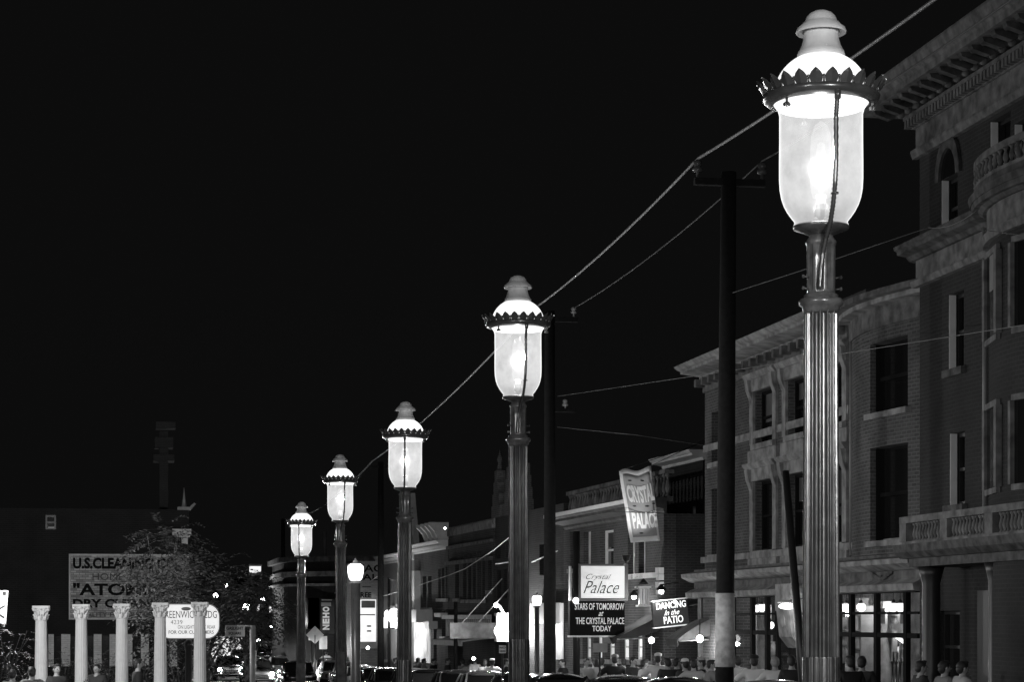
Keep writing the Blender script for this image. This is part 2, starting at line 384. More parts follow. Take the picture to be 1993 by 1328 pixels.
    for a in (radians(-28), radians(92), radians(212)):
        x, y = 0.222*cos(a), 0.222*sin(a); kn = MB()
        kn.cyl((x, y, -0.03), (x, y, -0.055), 0.006, n=6)
        for j in range(5):
            t = 2*pi*j/5; kn.ell((x + 0.010*cos(t), y + 0.010*sin(t), -0.062), (0.008, 0.008, 0.009), 6, 4)
        kn.build('thumbscrew', IRON_BRIGHT, root)
    ch = MB(); ch.lathe([(0.100, 0.172), (0.102, 0.182), (0.098, 0.198), (0.094, 0.202), (0.083, 0.225), (0.075, 0.255), (0.074, 0.285), (0.077, 0.300)], 48, cap=False)
    ch.ell((-0.004, -0.090, 0.206), (0.006, 0.004, 0.006), 8, 5)
    ch.build('chimney', ZINC, root)
    vt = MB(); vt.lathe([(0.079, 0.280), (0.079, 0.305)], 48, cap=False); vt.build('vent_collar', GREY, root)
    cp = MB(); cp.lathe([(0.079, 0.292), (0.106, 0.276), (0.108, 0.283), (0.103, 0.297), (0.084, 0.313), (0.079, 0.320), (0.071, 0.324), (0.068, 0.331), (0.062, 0.347), (0.049, 0.362), (0.028, 0.372), (0.001, 0.376)], 48, cap=False)
    cp.build('chimney_cap', ZINC, root)
    # gas pipe in front
    pi_ = MB(); path = [(0, -0.232, -0.012), (0, -0.218, -0.06), (0, -0.205, -0.12), (0.001, -0.20, -0.30), (0.0, -0.192, -0.40), (-0.002, -0.17, -0.49), (-0.004, -0.14, -0.56), (-0.010, -0.10, -0.62), (-0.018, -0.082, -0.68), (-0.024, -0.074, -0.75), (-0.028, -0.072, -0.83)]
    fine = []
    for a_, b_ in zip(path, path[1:]):
        for k in range(10): fine.append(tuple(a_[i] + (b_[i] - a_[i]) * k / 10 for i in range(3)))
    fine.append(path[-1])
    pi_.tube(fine, [0.0098 + (0.0016 if k % 2 else -0.0006) for k in range(len(fine))], 10)
    pi_.lathe([(0.014, -0.01), (0.014, 0.03)], 12, c=(0, -0.226, -0.045)); pi_.lathe([(0.017, -0.004), (0.017, 0.004)], 12, c=(0, -0.186, -0.445))
    pi_.build('gas_pipe', IRON, root)
    bu = MB(); bu.lathe([(0.012, -0.555), (0.012, -0.52), (0.03, -0.51), (0.028, -0.48), (0.02, -0.46), (0.022, -0.42)], 16); bu.build('burner', ZINC, root)
    ma = MB(); ma.lathe([(0.004, -0.44), (0.036, -0.43), (0.046, -0.38), (0.047, -0.24), (0.042, -0.16), (0.028, -0.12), (0.003, -0.10)], 20, cap=False)
    ma.build('mantle', BURN, root)
    mc = MB(); mc.lathe([(0.003, -0.34), (0.018, -0.33), (0.022, -0.25), (0.016, -0.20), (0.003, -0.19)], 14, cap=False); mc.build('flame', MANTLE, root)
    shaped(pointlight((0, 0, -0.24), LAMP_W, 0.035, root), (.12, .60, .004), (-.9, -.6, .02))
    return root
LX = 2.93
lamp_specs = [(1598, 190, 'nearest and tallest gas lamp, lit, at the right with its twisted pipe plainly seen'),
              (1008, 632, 'second lit gas lamp of the row, rising at the middle of the street scene'),
              (789, 850, 'third lit gas lamp of the row, in front of the bright shop front'),
              (662, 937, 'fourth lit gas lamp, with a white globe lamp just right of its post'),
              (587, 1020, 'farthest and lowest lit gas lamp of the row')]
lamp0 = make_gas_lamp()
for i, (u, v, lab) in enumerate(lamp_specs):
    o = lamp0 if i == 0 else copy_tree(lamp0)
    o.location = atX(u, v, LX); o.rotation_euler = ((0, 0, 0), (.006, -.005, .12), (-.004, .006, -.15), (.003, -.007, .2), (-.006, .004, -.3))[i]
    tag(o, lab, 'street lamp', 'gas lamps along the near pavement')
for y in (1.75, -5.6):  # two unseen lamps added to the row, overpowered to light the nearest post
    o = copy_tree(lamp0); o.location = (LX, y, 4.14); tag(o, 'unseen gas lamp continuing the row, added to light the nearest post', 'street lamp', 'gas lamps along the near pavement')
    for ch in o.children:
        if ch.type == 'LIGHT': ch.data = ch.data.copy(); ch.data.energy = 1150
# ================================================================== buildings across the street
WRND = random.Random(5); BLINDS = [mat('drawn_blind', .10, .8, 0, .2, 3), mat('old_net_curtain', .05, .8, 0, .5, 12), mat('brown_blind', .03, .8)]
def window(parent, x0, x1, z0, z1, frame=CREAM, depth=0.22, sill=None, fw=0.07, bars=(0, 1), pane=PANE, sill_drop=0.14, sill_out=0.1):
    w = MB(); y = depth
    w.box(x0, x0+fw, y-.05, y+.03, z0, z1); w.box(x1-fw, x1, y-.05, y+.03, z0, z1)
    w.box(x0+fw, x1-fw, y-.05, y+.03, z1-fw, z1); w.box(x0+fw, x1-fw, y-.05, y+.03, z0, z0+fw)
    for k in range(1, bars[1]+1):
        zz = z0 + (z1-z0)*k/(bars[1]+1); w.box(x0+fw, x1-fw, y-.045, y+.025, zz-.03, zz+.03)
    for k in range(1, bars[0]+1):
        xx = x0 + (x1-x0)*k/(bars[0]+1); w.box(xx-.025, xx+.025, y-.04, y+.02, z0+fw, z1-fw)
    o = w.build('window', frame, parent)
    MB().box(x0+.01, x1-.01, y+.035, y+.06, z0+.01, z1-.01).build('pane', pane, o)
    if WRND.random() < .55 and z1 - z0 > .8 and pane is PANE:
        f_ = WRND.uniform(.25, .6); MB().box(x0+fw+.004, x1-fw-.004, y+.0262, y+.0338, z1-fw-(z1-z0)*f_, z1-fw-.002).build('window_blind', WRND.choice(BLINDS), o)
    if sill: MB().box(x0-.1, x1+.1, -sill_out, y-.052, z0-sill_drop, z0-.002).build('sill', sill, o)
    return o
CORN = [(0.0, 0), (0.0, -0.55), (-0.05, -0.55), (-0.09, -0.48), (-0.09, -0.40), (-0.25, -0.36), (-0.55, -0.30), (-0.55, -0.20), (-0.62, -0.16), (-0.70, -0.04), (-0.70, 0)]
def cornice(parent, x0, x1, ztop, out=0.7, h=0.55, m=STONE, name='cornice', prof=CORN):
    mb = MB(); k = out/0.7; j = h/0.55
    mb.extr([(y*k, ztop + z*j) for y, z in prof], x0, x1); return mb.build(name, m, parent)
def balusters(mb, pts, z0, z1, r=0.06, n=8):
    H = z1 - z0
    for (x, y) in pts:
        mb.lathe([(r*.9, 0), (r*.9, .06*H), (r*.5, .12*H), (r, .35*H), (r*.85, .5*H), (r*.42, .78*H), (r*.6, .86*H), (r*.9, .92*H), (r*.9, H)], n, c=(x, y, z0))
BASE = -1.6
# ---------------------------------------------------------------- the mansion at the right edge
FM = Frame(15.0, atX(1790, 1000, 15.0)[1], 0.0)
man = empty('stone_mansion', (FM.o[0], FM.o[1], 0), FM.rot, 'dark brick mansion with pale cornices, balconies and a round bay at the right edge', 'building')
def mz(u, v, n=0.0): return FM.q(u, v, n)[1]
XR = 13.0
zA, zB = mz(1787, 252), mz(1787, 296)                 # frieze under the main cornice
zC, zD = mz(1790, 508), mz(1790, 560)                 # frieze of the middle cornice
bx = FM.x(1962)                                        # where the round bay starts
wins = [('arched', FM.x(1832), FM.x(1864), mz(1832, 468), mz(1832, 352)),
        ('', FM.x(1846), FM.x(1876), mz(1846, 722), mz(1846, 575)),
        ('', FM.x(1848), FM.x(1878), mz(1848, 985), mz(1848, 845)),
        ('', FM.x(1927), FM.x(1967), mz(1927, 345), mz(1927, 238)),
        ('', FM.x(1820), FM.x(1868), mz(1820, 1330), mz(1820, 1190)),]
holes = [(w[1], w[2], w[3], w[4]) for w in wins] + [(x + 4.6, x + 5.8, a, b) for x in (0, 3) for a, b in ((0.8, 2.9), (4.4, 6.4), (6.9, 8.6), (9.2, 10.4))]
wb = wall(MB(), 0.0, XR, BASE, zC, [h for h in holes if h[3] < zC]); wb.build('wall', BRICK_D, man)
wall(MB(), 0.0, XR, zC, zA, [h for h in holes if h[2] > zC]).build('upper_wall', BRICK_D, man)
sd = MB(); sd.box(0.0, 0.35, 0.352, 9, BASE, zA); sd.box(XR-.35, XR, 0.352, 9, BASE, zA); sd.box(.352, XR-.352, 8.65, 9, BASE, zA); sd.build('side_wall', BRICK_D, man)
MB().box(0.0, XR, 0.0, 9, zA + .9, zA + 1.1).build('roof', mat('tar_roof', .04), man)
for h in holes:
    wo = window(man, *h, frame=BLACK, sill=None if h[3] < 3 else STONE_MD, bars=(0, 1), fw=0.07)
    if h[2] > 3: MB().box(h[0]+.001, h[0]+.022, .01, .14, h[2], h[3]).build('jamb_highlight', WHITE, wo)  # white strip stands for lamp light on the brick far jamb
# stone blinds half drawn in the near bay windows, arch over the attic window
ah = wins[0]; ar = MB(); cx = (ah[1]+ah[2])/2; rr = (ah[2]-ah[1])/2
for k in range(14):
    a0, a1 = pi*k/14, pi*(k+1)/14
    ar.prism([(cx - (rr+.02)*cos(a0), 0, ah[4] - .02 + (rr+.02)*sin(a0)*1.25), (cx - (rr+.02)*cos(a1), 0, ah[4]-.02 + (rr+.02)*sin(a1)*1.25), (cx - (rr+.2)*cos(a1), 0, ah[4]-.02 + (rr+.22)*sin(a1)*1.25), (cx - (rr+.2)*cos(a0), 0, ah[4]-.02 + (rr+.22)*sin(a0)*1.25)], (0, -.06, 0))
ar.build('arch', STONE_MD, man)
MB().prism([(cx - rr*cos(pi*k/12), -0.01, ah[4] + rr*1.25*sin(pi*k/12)) for k in range(13)], (0, .008, 0)).build('arched_light', PANE, man)
cornfz = MB(); cornfz.box(-.06, XR, -.06, 0.5, zB + .02, zA); cornfz.extr([(0, zB-.14), (-.1, zB-.14), (-.14, zB-.02), (-.14, zB+.02), (0, zB+.02)], -.14, XR); cornfz.build('frieze', STONE_M, man)
# main cornice: bed with dentils, modillions, crown gutter
dn = MB(); zt = zA
dn.box(-.10, XR, -.12, .4, zt, zt + .10)
k = 0
while -.16 + k*.16 < XR: dn.box(-.2 + k*.16, -.2 + k*.16 + .09, -.24, -.12, zt + .02, zt + .17); k += 1
k = 0
while -.24 + k*.16 < .4: dn.box(-.22, -.10, -.1 + k*.16, -.1 + k*.16 + .09, zt + .02, zt + .17); k += 1
dn.box(-.22, XR, -.26, .4, zt + .17, zt + .24)
k = 0
while k*.42 < XR: dn.ell((-.22 + k*.42, -.30, zt + .30), (.09, .08, .07), 8, 5); k += 1
dn.build('dentils', STONE_M, man)
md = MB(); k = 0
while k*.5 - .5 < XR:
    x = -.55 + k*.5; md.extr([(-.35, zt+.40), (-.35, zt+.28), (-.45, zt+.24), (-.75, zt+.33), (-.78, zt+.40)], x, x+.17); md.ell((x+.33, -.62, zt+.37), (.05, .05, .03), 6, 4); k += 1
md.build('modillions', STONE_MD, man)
cr = MB(); cr.extr([(.3, zt+.401), (-.86, zt+.401), (-.88, zt+.52), (-.96, zt+.60), (-1.02, zt+.76), (-1.02, zt+.80), (.3, zt+.80)], -.98, XR); cr.build('crown_moulding', STONE_M, man)
# middle cornice
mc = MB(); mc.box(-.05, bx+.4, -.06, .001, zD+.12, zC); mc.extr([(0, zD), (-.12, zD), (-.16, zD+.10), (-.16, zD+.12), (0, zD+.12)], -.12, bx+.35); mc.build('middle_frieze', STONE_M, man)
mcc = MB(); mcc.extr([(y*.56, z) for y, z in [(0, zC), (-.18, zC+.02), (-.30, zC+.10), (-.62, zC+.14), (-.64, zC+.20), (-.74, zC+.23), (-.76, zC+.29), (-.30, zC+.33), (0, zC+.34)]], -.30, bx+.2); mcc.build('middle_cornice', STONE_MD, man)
# the round bay
bcx, br_ = bx + 2.1, 2.1
def arcpts(r, a0=0.06, a1=pi-0.06, n=30): return [(bcx - r*cos(a0+(a1-a0)*k/n), -r*sin(a0+(a1-a0)*k/n)*.40) for k in range(n+1)]
def bow(mb, r, z0, z1, r2=None, n=30):
    A, B = arcpts(r, n=n), arcpts(r2 or r, n=n)
    vs = [(x, y, z0) for x, y in A] + [(x, y, z1) for x, y in B]; m_ = n+1
    mb.add(vs, [(k, k+1, m_+k+1, m_+k) for k in range(n)], True)
    mb.add(vs, [tuple(reversed(range(m_))), tuple(m_+k for k in range(m_))])
bw = MB()
bow(bw, br_, BASE, zD); bw.build('round_bay', BRICK_D, man)
bs = MB(); bow(bs, br_+.08, zD, zC); bow(bs, br_+.18, zD-.04, zD+.10, br_+.24); bs.build('bay_frieze', STONE_M, man)
zb0, zb1 = FM.q(1905, 386, -.45)[1], FM.q(1905, 335, -.45)[1]; Hc = zb0 - zC
bc = MB(); bow(bc, br_+.2, zC+.001, zC+.15*Hc, br_+.35); bow(bc, br_+.55, zC+.15*Hc, zC+.38*Hc, br_+.58); bow(bc, br_+.62, zC+.38*Hc, zC+.66*Hc, br_+.68); bow(bc, br_+.5, zC+.66*Hc, zb0, br_+.5); bc.build('bay_cornice', STONE_MD, man)
bb = MB(); pts = arcpts(br_+.42, n=34); balusters(bb, pts[1::2] + pts[2::2], zb0+.06, zb1-.12, .05); bow(bb, br_+.48, zb0, zb0+.06)
A = arcpts(br_+.50); B = arcpts(br_+.32)
for k in range(30):
    bb.add([(A[k][0], A[k][1], zb1-.12), (A[k+1][0], A[k+1][1], zb1-.12), (B[k+1][0], B[k+1][1], zb1-.12), (B[k][0], B[k][1], zb1-.12), (A[k][0], A[k][1], zb1), (A[k+1][0], A[k+1][1], zb1), (B[k+1][0], B[k+1][1], zb1), (B[k][0], B[k][1], zb1)], [(0, 1, 2, 3), (7, 6, 5, 4), (0, 4, 5, 1), (2, 6, 7, 3)])
bb.box(pts[0][0]-.08, pts[0][0]+.12, pts[0][1]-.1, pts[0][1]+.1, zb0, zb1+.02)
bb.build('bay_balustrade', STONE_M, man)
for (v0, v1) in ((520, 675), (808, 960)):
    p = arcpts(br_+.02, n=30); i = 8
    z1, z0 = mz(1960, v0), mz(1960, v1)
    for (i0, i1) in ((7, 13), (16, 22)):
        a, b = p[i0], p[i1]; fr = MB()
        for (q0, q1) in ((a, None), (None, b)):
            q = q0 or q1; fr.box(q[0]-.05, q[0]+.05, q[1]-.10, q[1]+.05, z0, z1)
        d = Vector((b[0]-a[0], b[1]-a[1], 0)); nrm = Vector((d.y, -d.x, 0)).normalized() * .07
        fr.prism([(a[0], a[1], z1), (b[0], b[1], z1), (b[0], b[1], z1+.1), (a[0], a[1], z1+.1)], nrm)
        fr.prism([(a[0], a[1], z0-.1), (b[0], b[1], z0-.1), (b[0], b[1], z0), (a[0], a[1], z0)], nrm)
        o = fr.build('window', STONE_M, man)
        MB().prism([(a[0], a[1], z0), (b[0], b[1], z0), (b[0], b[1], z1), (a[0], a[1], z1)], nrm*.5).build('pane', PANE, o)
        if v0 == 520: MB().prism([tuple(Vector((a[0], a[1], (z0+z1)/2+.1)) + d*.3), tuple(Vector((a[0], a[1], (z0+z1)/2+.1)) + d*.9), tuple(Vector((a[0], a[1], z1)) + d*.9), tuple(Vector((a[0], a[1], z1)) + d*.3)], nrm*.6).build('window_blind', GREY, o)
# porch balcony with balustrade
n0 = -1.0
x0 = FM.x(1755, n0); zr = FM.q(1755, 1008, n0)[1]; zp = FM.q(1757, 1062, n0)[1]; zl = FM.q(1757, 1105, n0)[1]
pb = MB(); pb.box(x0+.1, XR, n0+.1, -.002, zl, zp-.25); pb.extr([(0, zp-.25), (n0, zp-.25), (n0-.12, zp-.14), (n0-.15, zp-.02), (n0-.15, zp), (0, zp)], x0-.1, XR); pb.build('porch_entablature', STONE_MD, man)
ba = MB(); xs = x0 + .28; pts = []
while xs < XR: pts.append((xs, n0+.1)); xs += .15
pts = [p for p in pts if not any(abs(p[0] - (x0+.1+j*2.05)) < .22 for j in range(8))]
balusters(ba, pts, zp+.06, zr-.12, .055); ba.box(x0, XR, n0, n0+.2, zp, zp+.06); ba.box(x0-.03, XR, n0-.04, n0+.24, zr-.12, zr)
for j in range(7): ba.box(x0+.1+j*2.05-.17, x0+.1+j*2.05+.17, n0-.02, n0+.22, zp+.06, zr-.12)
y = n0 + .35; pts = []
while y < -.1: pts.append((x0+.1, y)); y += .15
balusters(ba, pts, zp+.06, zr-.12, .055); ba.box(x0, x0+.2, n0+.2, -.002, zp, zp+.06); ba.box(x0-.03, x0+.22, n0+.24, -.002, zr-.12, zr)
ba.build('porch_balustrade', STONE_M, man)
for x in (x0+.45, x0+3.6, x0+6.8): MB().lathe([(.2, BASE), (.2, 0), (.17, .1), (.165, zl-.3), (.2, zl-.15), (.24, zl-.001)], 20, c=(x, n0+.4, 0)).build('porch_column', BLACK, man)
MB().box(3.0, 5.0, -.03, .001, -.5, 2.4).build('door', mat('dark_door', .03, .5), man)
# ---------------------------------------------------------------- brick building with the antique shop
FB = Frame(15.4, atX(1798, 1000, 15.4)[1], radians(-0.9))
brk = empty('brick_row_building', (FB.o[0], FB.o[1], 0), FB.rot, 'three storey brick building with stone window surrounds above the lit antique shop', 'building')
def bz(u, v, n=0.0): return FB.q(u, v, n)[1]
xL, xR, xs_ = FB.x(1372), 0.0, FB.x(1655)
zt = bz(1430, 744); zst = bz(1600, 1092)              # top of wall, top of the shop front zone
holes = []
W3 = [(1470, 1508), (1534, 1571), (1606, 1644)]
for (ua, ub) in W3:
    holes.append((FB.x(ua), FB.x(ub), bz(1487, 862), bz(1487, 758)))
    holes.append((FB.x(ua), FB.x(ub), bz(1487, 1072), bz(1487, 935)))
holes.append((FB.x(1385), FB.x(1412), bz(1395, 900), bz(1395, 800))); holes.append((FB.x(1385), FB.x(1412), bz(1395, 1080), bz(1395, 950)))
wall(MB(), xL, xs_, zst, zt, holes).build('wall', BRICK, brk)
for h in holes: window(brk, *h, frame=MATTE, sill=STONE, bars=(0, 1))
for h in holes[:6]:                                     # stone surrounds
    s_ = MB(); a, b, z0, z1 = h
    s_.box(a-.28, a-.002, -.07, .12, z0, z1); s_.box(b+.002, b+.28, -.07, .12, z0, z1); s_.box(a-.34, b+.34, -.10, .12, z1+.002, z1+.30)
    s_.extr([(0, z1+.30), (-.14, z1+.30), (-.22, z1+.40), (-.22, z1+.44), (0, z1+.44)], a-.42, b+.42); s_.box(a-.36, b+.36, -.09, -.002, z0-.5, z0-.15)
    for x in (a-.3, b+.06): s_.extr([(-.07, z1+.30), (-.20, z1+.30), (-.16, z1+.05), (-.07, z1-.2)], x, x+.24)
    s_.build('stone_surround', STONE, brk)
MB().box(xL, xs_, -.05, -.002, bz(1430, 866), bz(1430, 852)).build('string_course', STONE, brk)
mb = MB(); mb.box(xL-.0, xR+.6, -.12, .4, bz(1430, 1092), bz(1430, 1080)); mb.build('sill_course', STONE, brk)
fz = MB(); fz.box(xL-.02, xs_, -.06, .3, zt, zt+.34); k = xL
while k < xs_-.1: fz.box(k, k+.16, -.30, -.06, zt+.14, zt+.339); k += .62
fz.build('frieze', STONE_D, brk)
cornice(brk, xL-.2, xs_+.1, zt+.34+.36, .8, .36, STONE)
# near bow of the same front, turned towards the camera
phi2 = radians(-13)
bwe = MB(); xb0, xb1 = xs_, xR + .9
nb = 9; bp = []
for k in range(nb+1):
    t = k/nb; bp.append((xb0 + (xb1-xb0)*t, -0.62*sin(pi*min(1, .22 + t*.78)) + 0.62*sin(pi*.22)*(1-t) - .0))
bp = [(x, min(0, y)) for x, y in bp]
def seg_wall(z0, z1, hs, m, name):
    mb = MB()
    for (a, b) in zip(bp, bp[1:]):
        hz = [h for h in hs if h[0] < (a[0]+b[0])/2 < h[1]]
        sp = []; z = z0
        for h in sorted(hz, key=lambda h: h[2]): sp.append((z, h[2])); z = h[3]
        sp.append((z, z1))
        for (q0, q1) in sp: mb.prism([(a[0], a[1], q0), (b[0], b[1], q0), (b[0], b[1], q1), (a[0], a[1], q1)], (0, .5, 0))
    return mb.build(name, m, brk)
def bowx(u): # nearest bow station for a pixel column
    return min(bp, key=lambda p: abs(FB.x(u, p[1]) - p[0]))[0]
ha = (bowx(1692), bowx(1754)); zw = [(bz(1720, 1052, -.4), bz(1720, 868, -.4)), (bz(1720, 800, -.4), bz(1720, 662, -.4))]
hb = (FB.x(1626), FB.x(1642))
ztb = bz(1715, 636, -.4)
seg_wall(zst, ztb, [(ha[0], ha[1], a, b) for a, b in zw], BRICK, 'bow_wall')
for (a, b) in zw:
    pa = [p for p in bp if p[0] >= ha[0]-.01 and p[0] <= ha[1]+.01]; ya = sum(p[1] for p in pa)/len(pa)
    w = MB(); p0, p1 = pa[0], pa[-1]
    for q in (p0, p1): w.box(q[0]-.03, q[0]+.03, q[1]+.12, q[1]+.3, a, b)
    w.prism([(p0[0], p0[1]+.2, (a+b)/2-.04), (p1[0], p1[1]+.2, (a+b)/2-.04), (p1[0], p1[1]+.2, (a+b)/2+.04), (p0[0], p0[1]+.2, (a+b)/2+.04)], (0, .05, 0))
    o = w.build('window', MATTE, brk); MB().prism([(p0[0], p0[1]+.28, a), (p1[0], p1[1]+.28, a), (p1[0], p1[1]+.28, b), (p0[0], p0[1]+.28, b)], (0, .05, 0)).build('pane', PANE, o)
    MB().prism([(p0[0]-.12, p0[1]-.1, a-.12), (p1[0]+.12, p1[1]-.1, a-.12), (p1[0]+.12, p1[1]-.1, a), (p0[0]-.12, p0[1]-.1, a)], (0, .28, 0)).build('sill', STONE, o)
def bow_band(z0, z1, out, m, name, back=.5):
    mb = MB()
    for (a, b) in zip(bp, bp[1:]): mb.prism([(a[0], a[1]-out, z0), (b[0], b[1]-out, z0), (b[0], b[1]-out, z1), (a[0], a[1]-out, z1)], (0, out+back, 0))
    return mb.build(name, m, brk)
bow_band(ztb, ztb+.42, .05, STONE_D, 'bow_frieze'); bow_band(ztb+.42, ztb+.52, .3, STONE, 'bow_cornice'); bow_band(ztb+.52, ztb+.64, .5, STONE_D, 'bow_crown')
MB().box(xL, xs_, .352, 9, zt+1.0, zt+1.1).build('roof', mat('tar_roof', .04), brk)
sw = MB(); sw.box(xL, xL+.35, .352, 9, BASE, zt+.99); sw.box(xL+.351, xR+.9, 8.6, 9, BASE, zt+.99); sw.build('side_wall', BRICK_D, brk)
# shop front below: cornice, frieze, side pier, glazing and the lit room behind
zs0 = bz(1430, 1168); zs1 = zst
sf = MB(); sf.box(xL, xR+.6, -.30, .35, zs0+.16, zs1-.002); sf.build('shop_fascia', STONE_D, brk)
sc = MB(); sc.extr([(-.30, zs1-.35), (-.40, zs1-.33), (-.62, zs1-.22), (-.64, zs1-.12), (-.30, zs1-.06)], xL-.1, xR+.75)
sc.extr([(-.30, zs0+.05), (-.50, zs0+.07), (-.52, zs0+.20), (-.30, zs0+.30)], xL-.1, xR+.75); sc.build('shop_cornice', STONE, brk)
er = MB(); ex, ez = FB.q(1716, 1132, -.3)
er.ell((ex, -.32, ez), (.10, .03, .13), 8, 5)
for sg in (-1, 1):
    for k in range(5): er.ell((ex + sg*(.14+.11*k), -.325, ez+.05+.03*k), (.10, .02, .05), 8, 4)
er.build('carved_ornament', STONE_D, brk)
px0, px1 = FB.x(1510, -.6), FB.x(1540, -.6)
pr = MB(); pr.box(px0, px1, -.62, -.303, bz(1520, 1190, -.5), bz(1520, 1138, -.5)); pr.lathe([(.14, -.15), (.14, .15)], 16, c=((px0+px1)/2, -.48, bz(1520, 1210, -.5)), ax='y')
pr.extr([(-.62, bz(1520, 1190, -.5)), (-.55, bz(1520, 1240, -.5)), (-.34, bz(1520, 1262, -.5)), (-.34, bz(1520, 1190, -.5))], px0+.1, px1-.1); pr.build('console_bracket', STONE, brk)
zf = g(48) + .14
glz = [1424, 1448, 1471, 1486, 1517, 1545, 1560, 1632, 1656, 1700, 1718, 1764]
mul = MB()
for u in (1428, 1466, 1495, 1516, 1550, 1600, 1634, 1659, 1708, 1766): 
    x = FB.x(u, -.2); mul.box(x-.08, x+.08, -.26, -.16, zf+.001, zs0+.15)
xa, xb = FB.x(1424, -.2), FB.x(1790, -.2)
zm = bz(1470, 1232, -.2); mul.box(xa, xb, -.25, -.17, zm-.05, zm+.05); mul.box(xa, xb, -.28, -.14, zs0+.03, zs0+.15); mul.box(xa, xb, -.28, -.14, zf, zf+.5)
zq = bz(1470, 1196, -.2); mul.box(xa, xb, -.24, -.18, zq-.025, zq+.025)
mul.build('shop_window_frame', MATTE, brk)
MB().box(xa, xb, -.215, -.205, zf+.5, zs0+.03).build('shop_glass', CLEAR, brk)
rm = MB(); rm.box(xL, xR+.9, 3.2, 3.35, zf, zs0+.6); rm.box(xL+.001, xL+.35, -.2, 3.2, zf, zs0+.6); rm.box(xR+.55, xR+.9, -.2, 3.2, zf, zs0+.6); rm.box(xL, xR+.9, .36, 3.2, zs0+.45, zs0+.6)
rm.build('shop_room', mat('shop_plaster', .16, .8, 0, .6, 2.5), brk)
MB().box(xL, xR+.9, -.1, 3.2, zf-.1, zf+.02).build('shop_floor', mat('shop_boards', .15), brk)
MB().box(FB.x(1372, -.2), xa-.06, -.25, .3, zf-.2, zs0+.15).build('shop_pier', BRICK, brk)
for (u, yy, w) in ((1440, 1.2, 60), (1475, .9, 70), (1540, 1.0, 80), (1645, .9, 70), (1690, 1.3, 60), (1745, .8, 90)):
    pointlight((FB.x(u, yy), yy, bz(u, 1180, yy)), w*.55, .08, brk, 'shop_bulb')
# pots, shelves and hangings inside
def fw(F, x, y, z): a = F.w(x, y); return (a[0], a[1], z)
shelf_m = mat('shelf_wood', .3, .6, 0, .2, 5)
for i, (u, lab) in enumerate(((1452, 'tall display shelf stacked with boxes inside the shop, beside the banded pole'), (1675, 'display shelf of boxes in the shop window right of the nearest lamp post'))):
    yy = .35; x = FB.x(u, yy); sh = empty('display_shelf', fw(FB, x, yy, zf), FB.rot, lab, 'shelf', 'display shelves in the antique shop')
    st = MB(); st.box(-.45, -.40, -.15, .15, 0, 2.9); st.box(.40, .45, -.15, .15, 0, 2.9); st.build('shelf_side', shelf_m, sh)
    for k in range(7): MB().box(-.398, .398, -.15, .15, .35+k*.4, .38+k*.4).build('shelf_board', shelf_m, sh)
random.seed(4)
for i, (u, v) in enumerate([(1452, 1175), (1452, 1200), (1454, 1222), (1676, 1172), (1676, 1192), (1674, 1222), (1676, 1250), (1675, 1280)]):
    x, z = FB.q(u, v, .35); z = zf + .38 + .4 * max(0, round((z - zf - .5)/.4))
    o = MB().box(-.17, .17, -.1, .1, 0.001, .24).box(-.18, .18, -.11, .11, .2401, .29).build('storage_box', mat('pale_card', .55, .7, 0, .3, 6), None)
    p = fw(FB, x, .35, z); o.location = p; o.rotation_euler = (0, 0, FB.rot); lv = int(round((z - zf - .38)/.4)) + 1
    where = 'beside the banded pole' if u < 1500 else 'right of the nearest lamp post'
    tag(o, 'lidded box on board %s up, shelf %s' % (['one', 'two', 'three', 'four', 'five', 'six', 'seven', 'eight'][max(0, min(7, lv-1))], where), 'box', 'boxes on the display shelves')
globe_m = burner_mat('lit_white_globe', 1.6)
for i, (u, v, lab) in enumerate([(1440, 1188, 'small round hanging lamp at the far end of the shop window'), (1472, 1185, 'left one of the paired hanging lamps behind the second shop pane'), (1483, 1184, 'right one of the paired hanging lamps behind the second shop pane'),
        (1499, 1218, 'tiny glowing bulb low beside the thin mullion left of the nearest post'), (1440, 1246, 'bright bulb low in the shop window beside the banded pole'), (1637, 1184, 'hanging lamp tight against the right side of the nearest post'),
        (1648, 1184, 'larger glowing lamp just right of the nearest post in the shop'), (1676, 1183, 'small glowing lamp in the narrow pane with stacked boxes'), (1739, 1183, 'left one of two lamps in the small square window light'), (1752, 1183, 'right one of two lamps in the small square window light')]):
    x, z = FB.q(u, v, .1); r = .1
    o = empty('hanging_lamp', fw(FB, x, .1, z), 0, lab, 'lamp', 'hanging lamps in the antique shop')
    MB().ell((0, 0, 0), (r, r, r*.95), 14, 10).build('lamp_globe', globe_m, o)
    m_ = MB().lathe([(.05, .08), (.04, .13), (.015, .16)], 10); m_.cyl((0, 0, .15), (0, 0, max(.2, zs0 + .45 - z)), .008, n=6); m_.build('lamp_stem', BLACK, o)
